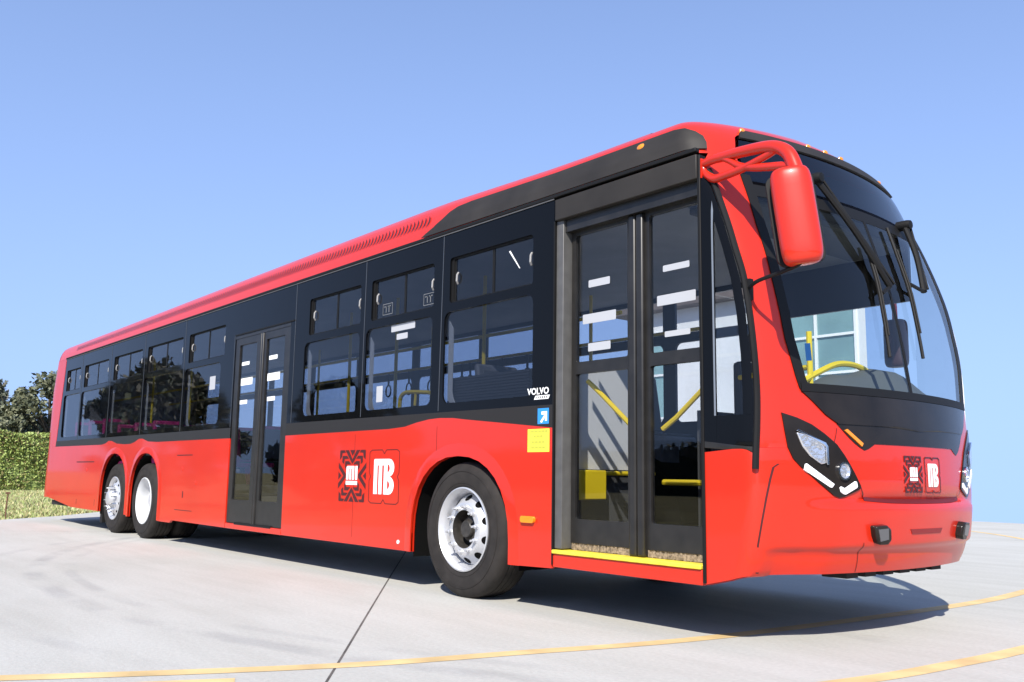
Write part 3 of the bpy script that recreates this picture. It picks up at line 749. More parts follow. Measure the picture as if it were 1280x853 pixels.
# bumper slot
fpatch("bumper_slot", mat("slot_dark_red", (.22, .008, .008), .5), [(1.06, .628), (1.44, .628), (1.42, .600), (1.08, .600)], .003, .004, 12, 3, fxs)
# fog lamps
for s in (0, 1):
    pl = [(.692, .655), (.79, .660), (.825, .640), (.838, .578), (.812, .555), (.735, .555), (.708, .60)]
    if s: pl = mirror(pl)
    mb = MB(); mb.prism([pl], FR(.0, fxs), -.042, .03); h = part(mb, "fog_lamp", BLACKG, bevel=.012)
    pl2 = [(.71, .640), (.79, .645), (.80, .585), (.735, .575)]
    if s: pl2 = mirror(pl2)
    mb = MB(); mb.prism([pl2], FR(.0, fxs), -.046, -.03); mb.build("lens", mat("fog_lens", (.10, .10, .105), .12), h)
# headlights
HO = [(.155, 1.262), (.165, 1.17), (.178, 1.075), (.205, 1.015), (.247, .972), (.36, .885), (.455, .818), (.492, .806), (.53, .812), (.615, .842), (.647, .856), (.650, .875), (.615, .93), (.580, .985), (.54, 1.04), (.49, 1.098), (.41, 1.155), (.33, 1.203), (.24, 1.238)]
SILV = mat("headlamp_reflector", (.72, .72, .73), .2, metal=.8, bump=(22, .35, .02))
LEDM = mat("lamp_white_strip", (.95, .96, .97), .2)
for s in (0, 1):
    M_ = (lambda p: mirror(p)) if s else (lambda p: p)
    mb = MB(); mb.patch(M_(HO), FR(.008), 24, 26, 0, .02)
    h = part(mb, "headlight", BLACKG)
    mb = MB(); mb.prism([M_([(.226, 1.156), (.27, 1.150), (.372, 1.108), (.398, 1.085), (.398, .992), (.37, .985), (.30, 1.03), (.258, 1.08)])], FR(.0), -.019, 0); mb.build("reflector", SILV, h, bevel=.006)
    mb = MB(); mb.prism([M_([(.222, 1.165), (.236, 1.172), (.40, 1.105), (.414, 1.085), (.414, .985), (.40, .985), (.40, 1.08), (.385, 1.095), (.27, 1.148)])], FR(.0), -.024, -.01); mb.build("bezel", CHROME, h, bevel=.003)
    mb = MB(); mb.prism([M_([(.270, .985), (.280, .990), (.455, .880), (.440, .862), (.425, .862), (.262, .955)])], FR(.0), -.014, 0); mb.build("led_strip", LEDM, h, bevel=.003)
    for k in range(4):
        y = .295+.04*k; z = .965-.0255*k
        mb = MB(); mb.prism([M_([(y-.003, z-.014), (y+.003, z-.014), (y+.003, z+.004), (y-.003, z+.004)])], FR(.0), -.0155, -.012); mb.build("led_divider", FROST, h, weld=False)
    mb = MB(); mb.prism([M_([(.49, .862), (.50, .868), (.527, .858), (.605, .898), (.616, .894), (.622, .868), (.612, .858), (.535, .824), (.515, .826), (.497, .838)])], FR(.0), -.014, 0); mb.build("light_bar", LEDM, h, bevel=.003)
    c = (.523, .952); ell = [(c[0]+.046*math.cos(a), c[1]+.050*math.sin(a)) for a in np.linspace(0, 2*PI, 25)[:-1]]
    ell2 = [(c[0]+.036*math.cos(a), c[1]+.040*math.sin(a)) for a in np.linspace(0, 2*PI, 25)[:-1]]
    mb = MB(); mb.prism([M_(ell), M_(ell2)], FR(.0), -.022, 0); mb.build("lamp_ring", CHROME, h, bevel=.003)
    mb = MB(); mb.prism([M_(ell2)], FR(.0), -.012, 0); mb.build("round_lamp", SILV, h)

# quarter window behind the near pillar
QO = [(2.320, 1.105), (2.320, 2.64), (2.345, 2.60), (2.40, 2.40), (2.47, 2.16), (2.53, 1.95), (2.575, 1.72), (2.600, 1.50), (2.615, 1.25), (2.618, 1.07)]
mb = MB()
mb.patch([(2.320, 1.10), (2.405, 1.085), (2.405, 2.44), (2.352, 2.62), (2.320, 2.68)], oncorner(.003), 4, 24, 0, .01)
mb.patch([(2.406, 1.085), (2.632, 1.072), (2.632, 1.25), (2.406, 1.25)], oncorner(.003), 6, 6, 0, .01)
QR = [(2.632, 1.2505)]+[(x-.014, z) for z, x in XG if 1.3 < z < 2.66]
mb.patch(QR+[(x-.048, z) for x, z in QR[::-1]], oncorner(.003), 3, 20, 0, .01)
q = part(mb, "quarter_window", BAND, ang=50, weld=False)
mb = MB(); mb.patch([(2.40, 1.245)]+[(2.60, 1.245)]+[(x-.04, z) for x, z in QR[1:] if x-.04 > 2.335]+[(2.34, 2.62), (2.40, 2.42)], oncorner(-.006), 6, 20, 0); mb.build("glass", TINTD, q, ang=50)
mb = MB(); mb.patch([(2.322, 1.072), (2.63, 1.045), (2.63, 1.075), (2.322, 1.108)], oncorner(.006), 8, 2, 0, .012); mb.build("sill", FRAMEM, q, ang=60)
g = oncorner(.012)
mb = MB(); pts = [Vector(g(x, z, 0)) for x, z in [(x, z) for z, x in XG[::-1]]+[(2.640, .955)]]
mb.tube(pts, .019, 8, smooth=5); mb.build("seal", BLACKM, q)
mb = MB(); mb.box((2.296, -.008, .325), (2.318, .05, 2.80)); part(mb, "door_pillar", BLACKM, bevel=.004)
mb = MB(); mb.patch([(2.392, 1.25), (2.404, 1.25), (2.404, 2.44), (2.392, 2.50)], oncorner(.0045), 1, 8, 0, .003); part(mb, "pillar_trim", mat("trim_sheen", (.16, .18, .21), .25))

LINING = mat("grey_lining", (.36, .37, .39), .6, cvar=(3, .1))
for s_ in (0, 1):
    M_ = (lambda p: mirror(p)) if s_ else (lambda p: p)
    mb = MB(); zz = np.linspace(1.36, 2.96, 18)
    mb.patch(M_([(ysurf(xstart(z) if z < 2.7 else 2.33, z)+.012, z) for z in zz]+[(ygate(z)-.005, z) for z in zz[::-1]]), FR(-.025), 6, 20, 0, .012)
    part(mb, "pillar_lining", LINING, ang=50)
g = oncorner(-.004)
mb = MB(); mb.patch([(2.31, 1.10), (2.62, 1.08)]+[(x-.012, z) for x, z in QR[1:]]+[(2.34, 2.60), (2.31, 2.66)], lambda x, z, d: (lambda p: (p[0], 2.5-p[1], p[2]))(g(x, z, d)), 6, 20, 0); part(mb, "far_quarter_glass", TINTD, ang=50)
mb = MB(); mb.tube([(lambda p: (p[0], 2.5-p[1], p[2]))(g(x, z, 0)) for x, z in [(x, z) for z, x in XG[::-1]]], .022, 8, smooth=4); part(mb, "quarter_seal", WHITE)

# ------------------------------------------------------------------ decals
def bar(mb, p, q, w, fm, t0, t1):
    d = Vector((q[0]-p[0], q[1]-p[1])); l = d.length
    if l < 1e-6: return
    d /= l; n = Vector((-d.y, d.x))*w/2
    mb.prism([[(p[0]-n.x, p[1]-n.y), (q[0]-n.x, q[1]-n.y), (q[0]+n.x, q[1]+n.y), (p[0]+n.x, p[1]+n.y)]], fm, t0, t1)
def clipseg(p, q, x0, z0, x1, z1):
    t0, t1 = 0, 1; dx, dz = q[0]-p[0], q[1]-p[1]
    for a, b in ((-dx, p[0]-x0), (dx, x1-p[0]), (-dz, p[1]-z0), (dz, z1-p[1])):
        if a == 0:
            if b < 0: return None
        else:
            r = b/a
            if a < 0: t0 = max(t0, r)
            else: t1 = min(t1, r)
    return None if t0 >= t1 else ((p[0]+dx*t0, p[1]+dz*t0), (p[0]+dx*t1, p[1]+dz*t1))
def emblem(x0, z0, w, h, fm, o):
    """patterned tile with the white MI mark; (x0,z0) lower left"""
    mb = MB(); cx_, cz_ = x0+w/2, z0+h/2
    half = [[(.405, .0), (.5, .0), (.5, .115)], [(.23, 0), (.355, 0), (.5, .185), (.5, .275)],
            [(.05, 0), (.20, 0), (.245, .048), (.12, .056), (.105, .135), (.035, .185), (.035, .02)],
            [(.145, .112), (.30, .112), (.365, .168), (.205, .172), (.195, .275), (.125, .235), (.13, .13)],
            [(.245, .215), (.37, .215), (.46, .278), (.295, .282), (.29, .385), (.235, .335), (.235, .23)],
            [(0, .425), (.105, .5), (0, .5)], [(0, .245), (.275, .468), (.275, .5), (.185, .5), (0, .345)]]
    for P_ in half:
        for a in (0, 1):
            for b in (0, 1):
                mb.prism([[(x0+w*(1-u if a else u), z0+h*(v if b else 1-v)) for u, v in P_]], fm, o, o+.0015)
    e = part(mb, "emblem_tile", MAROON, weld=False, smooth=False)
    mb = MB()
    X = lambda u: x0+w*u
    Z = lambda v: z0+h*(1-v)
    for u0, u1, v0, v1 in ((.30, .38, .36, .575), (.415, .475, .36, .575), (.51, .585, .36, .575), (.625, .70, .31, .575), (.29, .70, .60, .675)):
        mb.prism([rect(X(u0), Z(v1), X(u1), Z(v0))], fm, o-.0012, o-.0002)
    mb.prism([[(X(.30), Z(.36)), (X(.585), Z(.36)), (X(.585), Z(.31)), (X(.345), Z(.31)), (X(.30), Z(.33))]], fm, o-.0012, o-.0002)
    mb.build("white_mark", WHITE, e, weld=False, smooth=False)
def mbmark(x0, z0, w, h, fm, o, outline=True):
    mb = MB()
    if outline:
        n = w*.07
        cz_, cx_ = z0+h/2, x0+w/2
        pts = [(x0+w*.08, z0), (cx_-n, z0), (cx_, z0+n), (cx_+n, z0), (x0+w*.92, z0), (x0+w, z0+h*.04), (x0+w, cz_-n), (x0+w-n*.7, cz_), (x0+w, cz_+n), (x0+w, z0+h*.96), (x0+w*.92, z0+h), (cx_+n, z0+h), (cx_, z0+h-n), (cx_-n, z0+h), (x0+w*.08, z0+h), (x0, z0+h*.96), (x0, cz_+n), (x0+n*.7, cz_), (x0, cz_-n), (x0, z0+h*.04)]
        for p, q in zip(pts, pts[1:]+pts[:1]): bar(mb, p, q, .0065, fm, o, o+.0015)
        e = part(mb, "emblem_outline", MAROON, weld=False, smooth=False)
    else: e = None
    mb = MB()
    X = lambda u: x0+w*u
    Z = lambda v: z0+h*(1-v)
    mb.prism([rect(X(.165), Z(.83), X(.285), Z(.29))], fm, o-.001, o); mb.prism([rect(X(.335), Z(.83), X(.445), Z(.29))], fm, o-.001, o)
    mb.prism([[(X(.165), Z(.29)), (X(.505), Z(.29)), (X(.505), Z(.17)), (X(.185), Z(.17)), (X(.165), Z(.19))]], fm, o-.001, o)
    arc = []
    for c0, r0 in ((.335, .165), (.665, .165)):
        for i in range(9):
            t = PI/2-PI*i/8; arc.append((X(.68+.165*math.cos(t)), Z(c0-r0*math.sin(t))))
    bow = lambda c0: [(X(.625), Z(c0+.075))]+[(X(.625+.075*math.cos(t)), Z(c0+.075*math.sin(t)*-1)) for t in np.linspace(-1.2, 1.2, 7)]+[(X(.625), Z(c0-.075))]
    mb.prism([[(X(.506), Z(.83)), (X(.506), Z(.17))]+arc, bow(.345), bow(.655)], fm, o-.001, o)
    if e: mb.build("white_mark", WHITE, e, weld=False, smooth=False)
    else: part(mb, "white_mark", WHITE, weld=False, smooth=False)
emblem(-1.875, .655, .485, .455, side(0), -.0018)
mbmark(-1.335, .655, .475, .450, side(0), -.0018)
ff = FR(.0, fxs)
emblem(1.045, .835, .205, .215, ff, -.0035)
mbmark(1.285, .835, .20, .210, ff, -.0035)
def text(s, size, x, z, y, m, name, parent=BUS, shear=0, sx_=1, bold=0, rot=0):
    c = bpy.data.curves.new("t", 'FONT'); c.body = s; c.size = size; c.extrude = .0008; c.shear = shear; c.offset = bold; c.space_character = 1.05
    o = bpy.data.objects.new("t", c); col.objects.link(o); bpy.context.view_layer.update()
    me = bpy.data.meshes.new_from_object(o); bpy.data.objects.remove(o); bpy.data.curves.remove(c)
    me.transform(Matrix.Translation((x, y, z)) @ Matrix.Rotation(PI/2, 4, 'X') @ Matrix.Diagonal((sx_, 1, 1, 1)))
    me.materials.append(m); me.name = name
    return add(name, me, parent)
text("VOLVO", .062, .765, 1.462, .001, WHITE, "lettering", sx_=1.05, bold=.0016)
mb = MB(); mb.prism([[(.835, 1.425), (.985, 1.425), (1.0, 1.452), (.85, 1.452)]], side(0), .0005, .0025); bd = part(mb, "badge", WHITE)
mb = MB()
for k in range(6): mb.box((.855+.022*k, -.0008, 1.432), (.863+.022*k, .0002, 1.446))
mb.build("badge_print", BLACKM, bd, weld=False)
mb = MB(); mb.prism([rect(.878, 1.255, .992, 1.362)], side(0), -.0012, .003); b_ = part(mb, "arrow_sign", BLUE)
mb = MB(); mb.prism([[(.905, 1.270), (.95, 1.318), (.918, 1.318), (.918, 1.340), (.975, 1.340), (.975, 1.275), (.955, 1.275), (.955, 1.300), (.922, 1.262)]], side(0), -.0022, -.0013); mb.build("arrow", WHITE, b_)
mb = MB(); mb.prism([rect(.775, 1.065, 1.0, 1.222)], side(0), -.0012, .0); y_ = part(mb, "notice_sticker", YELS)
mb = MB()
for r, z in enumerate((1.205, 1.172, 1.132, 1.095)):
    n = (13, 6, 9, 11)[r]; w = n*.0145; x = .887-w/2
    for k in range(n): mb.box((x+.0145*k, -.0018, z-.008), (x+.0145*k+.010, -.0013, z+.008))
mb.build("print", mat("olive_print", (.32, .33, .05), .6), y_, weld=False)
# stickers on the side windows
def sticker(x0, z0, x1, z1, y, parent, m=None, name="window_sticker", r=.006):
    mb = MB(); mb.prism([rrect(x0, z0, x1, z1, r, 3)], side(y), 0, .001); return mb.build(name, m or FROST, parent, smooth=False)
for a in ((-1.09, 2.115, -.72, 2.175), (-1.0, 2.04, -.83, 2.09), (-1.30, 1.52, -1.20, 1.66)): sticker(*a, .0205, wins[6])
sticker(-5.15, 1.87, -4.98, 2.03, .0205, wins[4])
for i, (x, z) in enumerate(((-1.26, 2.285), (-.62, 2.285))):
    mb = MB(); mb.prism([rect(x, z, x+.16, z+.10), rect(x+.006, z+.006, x+.154, z+.094)], side(.032), 0, .001)
    mb.box((x+.05, .032, z+.02), (x+.06, .033, z+.075)); mb.box((x+.095, .032, z+.02), (x+.107, .033, z+.08)); mb.box((x+.08, .032, z+.07), (x+.13, .033, z+.08)); mb.box((x+.02, .032, z+.07), (x+.06, .033, z+.078))
    mb.build("window_sticker", mat("print_grey", (.13, .135, .14), .6) if i == 0 else bpy.data.materials["print_grey"], wins[6], weld=False, smooth=False)
mb = MB(); mb.prism([[(.50, 2.545), (.515, 2.55), (.63, 2.40), (.622, 2.398)]], side(.030), 0, .001); mb.build("window_sticker", WHITE, wins[7], smooth=False)

# ------------------------------------------------------------------ doors
def leaf(x0, x1, z0, z1, y, holes, m, parent, bx=.03):
    mb = MB(); mb.prism([rect(x0, z0, x1, z1)]+[rrect(*h, .015, 3) for h in holes], side(y), 0, .035)
    l = mb.build("door_leaf", m, parent, smooth=False)
    for h in holes:
        mb = MB(); mb.box((h[0]-.008, y+.014, h[1]-.008), (h[2]+.008, y+.019, h[3]+.008)); mb.build("glass", TINTD, l, smooth=False)
    return l
# front door: header box, posts, leaves
mb = MB(); mb.box((1.055, -.016, 2.655), (2.30, .03, 2.805)); part(mb, "door_header", BLACKP, bevel=.006)
mb = MB(); mb.box((1.10, .03, 2.57), (2.28, .13, 2.68)); fd = part(mb, "front_door", FRAMEM, label="open-edged double front door with white paper strips on its glass")
mb = MB(); mb.box((1.045, .012, .43), (1.115, .13, 2.655)); mb.build("door_post", GREYP, fd, bevel=.004)
mb = MB(); mb.box((1.032, -.004, .325), (1.044, .06, 2.655)); mb.build("door_post", BLACKM, fd)
DY = .085
l1 = leaf(1.125, 1.675, .47, 2.57, DY, [(1.165, 1.665, 1.645, 2.545), (1.165, .625, 1.645, 1.585)], FRAMEM, fd)
l2 = leaf(1.80, 2.27, .47, 2.57, DY, [(1.835, 1.665, 2.235, 2.545), (1.835, .625, 2.235, 1.585)], FRAMEM, fd)
mb = MB(); mb.box((1.675, DY-.03, .425), (1.735, DY+.04, 2.57)); mb.box((1.742, DY-.03, .425), (1.80, DY+.04, 2.57)); mb.build("centre_post", FRAMEM, fd, bevel=.012)
for a, b in ((1.13, 1.67), (1.805, 2.265)):
    mb = MB(); mb.box((a, DY+.013, .424), (b, DY+.028, .47)); x = a
    while x < b:
        w = .006+.008*random.random(); mb.box((x, DY+.002+.01*random.random(), .424+.006*random.random()), (x+w, DY+.03, .475)); x += w+.001
    mb.build("brush", BRUSH, fd, weld=False, smooth=False)
for a in ((1.275, 2.165, 1.475, 2.215), (1.22, 1.92, 1.53, 1.985), (1.272, 1.73, 1.48, 1.785)): sticker(*a, DY+.0125, l1, FROST, "paper_strip")
for a in ((1.935, 2.165, 2.145, 2.205), (1.885, 1.955, 2.19, 2.02), (1.945, 1.755, 2.145, 1.79)): sticker(*a, DY+.0125, l2, FROST, "paper_strip")
mb = MB(); mb.tube([(1.18, DY+.10, 1.545), (1.30, DY+.11, 1.45), (1.60, DY+.10, 1.215)], .017, 8); mb.build("grab_bar", YEL, l1)
mb = MB(); mb.tube([(1.845, DY+.10, 1.20), (1.95, DY+.11, 1.27), (2.225, DY+.10, 1.475)], .017, 8); mb.build("grab_bar", YEL, l2)
# middle door
mb = MB(); mb.box((-4.395, .004, 2.40), (-3.005, .06, 2.438)); md = part(mb, "middle_door", FRAMEM, label="closed dark double door amid the side with small white paper strips")
mb = MB(); mb.box((-4.40, -.006, 2.438), (-2.915, .01, 2.452)); mb.build("drip_rail", BLACKM, md)
m1 = leaf(-4.39, -3.74, .352, 2.40, .010, [(-4.28, .60, -3.82, 2.32)], FRAMEM, md)
m2 = leaf(-3.645, -3.01, .352, 2.40, .010, [(-3.58, .60, -3.14, 2.32)], FRAMEM, md)
mb = MB(); mb.box((-3.74, -.004, .352), (-3.694, .05, 2.40)); mb.box((-3.69, -.004, .352), (-3.645, .05, 2.40)); mb.build("centre_post", FRAMEM, md, bevel=.01)
for a in ((-4.235, 2.085, -4.035, 2.125), (-4.235, 1.86, -3.93, 1.94), (-4.235, 1.65, -4.04, 1.695)): sticker(*a, .0235, m1, WHITE, "paper_strip")
for a in ((-3.53, 2.09, -3.33, 2.135), (-3.55, 1.865, -3.25, 1.945), (-3.53, 1.65, -3.34, 1.695)): sticker(*a, .0235, m2, WHITE, "paper_strip")

# ------------------------------------------------------------------ wheels
def wheel(kind, dual=False):
    mb = MB()
    R0, rr, w = .505, .302, .285
    tread = []
    prof = [(rr, .02), (rr+.01, -.002), (.33, -.012), (.36, -.016), (.40, -.02), (.44, -.018), (.465, -.010), (.485, .003), (.498, .02), (R0-.001, .045)]
    for k in range(4):
        y = .045+k*.05; prof += [(R0, y+.004), (R0, y+.040), (R0-.010, y+.043), (R0-.010, y+.048)]
    prof += [(R0, w-.045), (.498, w-.02), (.465, w+.01), (.40, w+.02), (rr, w-.02)]
    mb.lathe(prof, 72)
    for r_, y_ in ((.345, -.017), (.432, -.0225)): mb.lathe([(r_-.003, y_+.005), (r_-.002, y_), (r_+.002, y_), (r_+.003, y_+.005)], 72)
    tyre = mb
    return tyre
def disc_holes(mb, rin, rout, nh, rh, hr, y0, y1, n=120, ell=(1, 1)):
    out = [(rout*math.cos(2*PI*k/n), rout*math.sin(2*PI*k/n)) for k in range(n)]
    loops = [out, [(rin*math.cos(2*PI*k/48), rin*math.sin(2*PI*k/48)) for k in range(48)]]
    for h in range(nh):
        a = 2*PI*(h+.5)/nh
        loops.append([(math.cos(a)*(rh+hr*ell[0]*math.cos(t))-math.sin(a)*hr*ell[1]*math.sin(t), math.sin(a)*(rh+hr*ell[0]*math.cos(t))+math.cos(a)*hr*ell[1]*math.sin(t)) for t in np.linspace(0, 2*PI, 17)[:-1]])
    mb.prism(loops, lambda u, v, d: (u, d(u, v) if callable(d) else d, v), y0, y1)
def front_wheel(x, y, kind, flip=False):
    w = wheel(kind).build("tyre_tmp", TYRE, None, ang=50)
    w.name = "wheel"; w.parent = BUS; w.matrix_parent_inverse = Matrix.Translation(-BUS.location)
    w.location = (x, y, .5)
    if flip: w.rotation_euler = (0, 0, PI)
    # rim barrel and flange
    mb = MB()
    if kind == 'front':
        mb.lathe([(.300, .03), (.312, .000), (.312, -.012), (.303, -.016), (.295, -.006), (.285, .012), (.272, .03), (.268, .06), (.262, .10), (.262, .14)], 64)
        mb.build("rim", ALU, w, ang=45)
        mb = MB()
        # dish: cone from barrel to flat bolt ring, with hand holes
        f = lambda u, v: None
        def dep(base):
            def d(u, v):
                r = math.hypot(u, v)
                return base+float(np.interp(r, [.10, .192, .200, .262], [.004, .004, .010, .080]))
            return d
        n = 96
        radii = [.262, .250, .238, .226, .214, .205, .198, .192, .168, .142]
        # built as a lathe, holes as dark ovals let into it
        mb.lathe([(r, dep(0)(r, 0)) for r in radii], 64)
        mb.build("wheel_disc", ALU, w, ang=50)
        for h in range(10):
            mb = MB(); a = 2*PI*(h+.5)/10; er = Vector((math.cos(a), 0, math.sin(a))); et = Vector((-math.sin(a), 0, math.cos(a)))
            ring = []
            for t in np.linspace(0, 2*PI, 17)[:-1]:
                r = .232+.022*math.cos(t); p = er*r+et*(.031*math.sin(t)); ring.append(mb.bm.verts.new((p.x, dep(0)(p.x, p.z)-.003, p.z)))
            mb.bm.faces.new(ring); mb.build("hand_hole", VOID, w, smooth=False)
        mb = MB(); mb.lathe([(.142, .004), (.138, .03), (.132, .11), (.0, .115)], 40); mb.build("hub_well", GREASE, w)
        mb = MB(); mb.lathe([(.0, .02), (.06, .02), (.068, .03), (.072, .05), (.092, .06), (.095, .11)], 32); mb.build("hub_cap", GREASE, w)
        nb, br, bl_ = 10, .1675, .050
    elif kind == 'tag':
        mb.lathe([(.300, .03), (.312, .000), (.312, -.012), (.303, -.016), (.292, -.006), (.282, .008), (.272, .02), (.268, .04)], 64)
        mb.build("rim", ALU, w, ang=45)
        mb = MB(); mb.lathe([(.268, .04), (.255, .03), (.24, .015), (.21, -.004), (.195, -.012), (.17, -.014), (.135, -.014)], 64); mb.build("wheel_disc", ALU, w, ang=50)
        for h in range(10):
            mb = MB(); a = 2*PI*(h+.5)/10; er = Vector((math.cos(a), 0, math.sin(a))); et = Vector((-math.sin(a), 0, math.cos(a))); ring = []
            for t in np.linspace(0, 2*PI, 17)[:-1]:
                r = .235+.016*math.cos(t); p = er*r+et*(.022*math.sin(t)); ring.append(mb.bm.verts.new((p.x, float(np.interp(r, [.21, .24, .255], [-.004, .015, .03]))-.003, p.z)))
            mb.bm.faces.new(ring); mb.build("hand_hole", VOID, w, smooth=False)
        mb = MB(); mb.lathe([(.135, -.014), (.125, -.05), (.105, -.085), (.085, -.10), (.06, -.105), (.0, -.105)], 36); mb.build("hub_cap", ALU, w)
        nb, br, bl_ = 10, .1675, .085
    else:
        mb.lathe([(.300, .03), (.312, .000), (.312, -.012), (.303, -.016), (.295, -.004), (.283, .012), (.272, .03), (.262, .06), (.255, .12), (.25, .165), (.235, .18), (.20, .185), (.17, .185), (.11, .185)], 64)
        mb.build("rim", WHITER, w, ang=50)
        mb = MB(); mb.lathe([(.115, .185), (.112, .12), (.105, .09), (.085, .08), (.0, .078)], 36); mb.build("hub_cap", ALU, w)
        nb, br, bl_ = 10, .1675, .02
    base_y = {'front': .004, 'tag': -.014, 'drive': .185}[kind]
    for k in range(nb):
        a = 2*PI*(k+.25)/nb; px, pz = br*math.cos(a), br*math.sin(a)
        mb = MB(); mb.lathe([(.0, base_y-bl_), (.0085, base_y-bl_), (.009, base_y-bl_*.55), (.0155, base_y-bl_*.5), (.0165, base_y-.006), (.021, base_y-.004), (.021, base_y+.004)], 8)
        for v in mb.bm.verts: v.co += Vector((px, 0, pz))
        mb.build("lug_nut", CHROME if kind == 'tag' else ALU, w)
    return w
front_wheel(0, .035, 'front'); front_wheel(-7.29, .045, 'drive'); front_wheel(-8.63, .05, 'tag')
front_wheel(0, 2.465, 'front', True); front_wheel(-7.29, 2.455, 'drive', True); front_wheel(-8.63, 2.45, 'tag', True)
# inner dual tyres of the drive axle
for y in (.39, 2.11-.285): 
    o = wheel('x').build("inner_tyre", TYRE, BUS, ang=50, loc=(-7.29, y, .5))
# wheel houses
for cx_, h in ((0, .66), (-7.24, .62), (-8.58, .64)):
    for s in (0, 1):
        mb = MB(); rows = []
        for i in range(21):
            a = PI*i/20; x = cx_-h*math.cos(a); z = .45+.66*math.sin(a)
            rows.append([(x, .03, z), (x, .72, z)])
        rows = [[(cx_-h, .03, .25), (cx_-h, .72, .25)]]+rows+[[(cx_+h, .03, .25), (cx_+h, .72, .25)]]
        V = rows
        mb.grid(rows)
        mb.prism([[(r[1][0], r[1][2]) for r in rows]], lambda u, v, d: (u, d, v), .72, .74)
        if s:
            for v in mb.bm.verts: v.co.y = 2.5-v.co.y
        part(mb, "wheel_housing", VOID, weld=False)
mb = MB(); mb.prism([[(-9.3, .12), (-9.18, .12), (-9.2, .42), (-9.3, .42)]], side(.06), 0, .32); part(mb, "mud_flap", BLACKM)

# ------------------------------------------------------------------ floor, underbody, far side, ceiling
mb = MB()
for x0, x1 in ((-12.2, -9.25), (-6.55, -.72), (.72, 2.28)): mb.box((x0, .05, .30 if x0 < 0 else .34), (x1, 2.465, .375))
mb.box((-9.25, .78, .30), (-6.55, 1.72, .375)); mb.box((-.72, .78, .30), (.72, 1.72, .375)); mb.box((2.28, .5, .40), (2.66, 2.0, .44))
part(mb, "floor", SKIRTD, smooth=False)
mb = MB(); mb.tube([(0, .35, .5), (0, 2.15, .5)], .07, 10); mb.tube([(-7.29, .35, .5), (-7.29, 2.15, .5)], .09, 10); mb.tube([(-8.63, .35, .5), (-8.63, 2.15, .5)], .07, 10); part(mb, "axle", SKIRTD)
mb = MB()
for k in range(6): mb.box((2.56, .75+.2*k, .345), (2.72, .87+.2*k, .39))
part(mb, "tow_bracket", SKIRTD, weld=False)
mb = MB(); mb.box((-11.9, .1, .42), (-9.3, 2.4, 1.15)); part(mb, "engine_cover", INTD)
mb = MB(); mb.box((-6.5, .1, .376), (-4.7, 2.4, .62)); mb.box((-9.3, .76, .376), (-6.5, 1.74, .72)); part(mb, "podium", INTD)
# far side wall
FW = [(-11.6, -10.3), (-10.15, -8.85), (-8.7, -7.4), (-7.25, -5.95), (-5.8, -4.5), (-4.35, -3.05), (-2.9, -1.6), (-1.45, -.15), (0.0, 1.05), (1.2, 2.12)]
mb = MB()
mb.prism([[(-12.1, .30), (2.30, .30), (2.30, 1.42), (1.2, 1.42), (1.2, 2.25), (2.30, 2.25), (2.30, 2.83), (-12.1, 2.83)]]+[rrect(a, 1.42, b, 2.16, .06) for a, b in FW[:-1]]+[rrect(a, 2.25, b, 2.58, .04) for a, b in FW[:-1]], lambda u, v, d: (u, 2.5-d, v), 0, .03)
fs = part(mb, "far_side_wall", BELT, smooth=False)
for a, b in FW:
    mb = MB(); mb.box((a-.02, 2.482, 1.40), (b+.02, 2.484, 2.60)); mb.build("far_window_pane", glass("far_glass", (.90, .92, .95)) if a < -11 else bpy.data.materials["far_glass"], fs, smooth=False)
mb = MB(); mb.box((-12.0, .06, 2.62), (1.95, 2.44, 2.66)); part(mb, "ceiling", INT)
mb = MB(); mb.box((-12.1, .05, .5), (-12.0, 2.45, 2.62)); part(mb, "rear_bulkhead", INT)
# driver area
mb = MB()
rows = []
for t in np.linspace(0, 1, 15):
    y = .62+1.62*t
    hump = 1.42+.20*math.exp(-((y-1.62)/.45)**2)+.07*math.exp(-((y-1.05)/.2)**2)
    rows.append([(2.42-.1*math.exp(-((y-1.7)/.4)**2), y, 1.0), (2.36-.1*math.exp(-((y-1.7)/.4)**2), y, hump-.02), (2.45, y, hump+.03), (2.58, y, hump), (min(2.74, fx(y, 1.4)-.05), y, 1.37)])
mb.grid(rows); part(mb, "dashboard", mat("dash_grey", (.10, .105, .11), .6), ang=60)
wheelc = Vector((2.16, 1.72, 1.42)); ax = Vector((-.55, 0, .83)).normalized(); a1 = ax.orthogonal().normalized(); a2 = ax.cross(a1)
mb = MB(); mb.tube([wheelc+(a1*math.cos(t)+a2*math.sin(t))*.22 for t in np.linspace(0, 2*PI, 33)[:-1]], .015, 8, closed=True)
for t in (.4, 2.5, 4.6): mb.tube([wheelc, wheelc+(a1*math.cos(t)+a2*math.sin(t))*.22], .012, 6)
mb.tube([wheelc, wheelc-ax*.4], .03, 8); part(mb, "steering_wheel", INTD)
mb = MB(); mb.box((1.42, 1.48, .95), (1.90, 1.96, 1.07)); mb.box((1.38, 1.50, 1.05), (1.48, 1.94, 1.78)); mb.box((1.385, 1.60, 1.79), (1.465, 1.84, 2.0)); mb.box((1.5, 1.6, .38), (1.8, 1.84, .95)); part(mb, "driver_seat", INTD, bevel=.03)
mb = MB(); mb.box((1.27, 1.22, .376), (1.30, 2.44, 1.40)); part(mb, "cab_partition", INTD)
mb = MB(); mb.box((1.275, 1.25, 1.40), (1.295, 2.42, 2.3)); part(mb, "cab_screen", glass("cab_glass", (.92, .94, .95)))
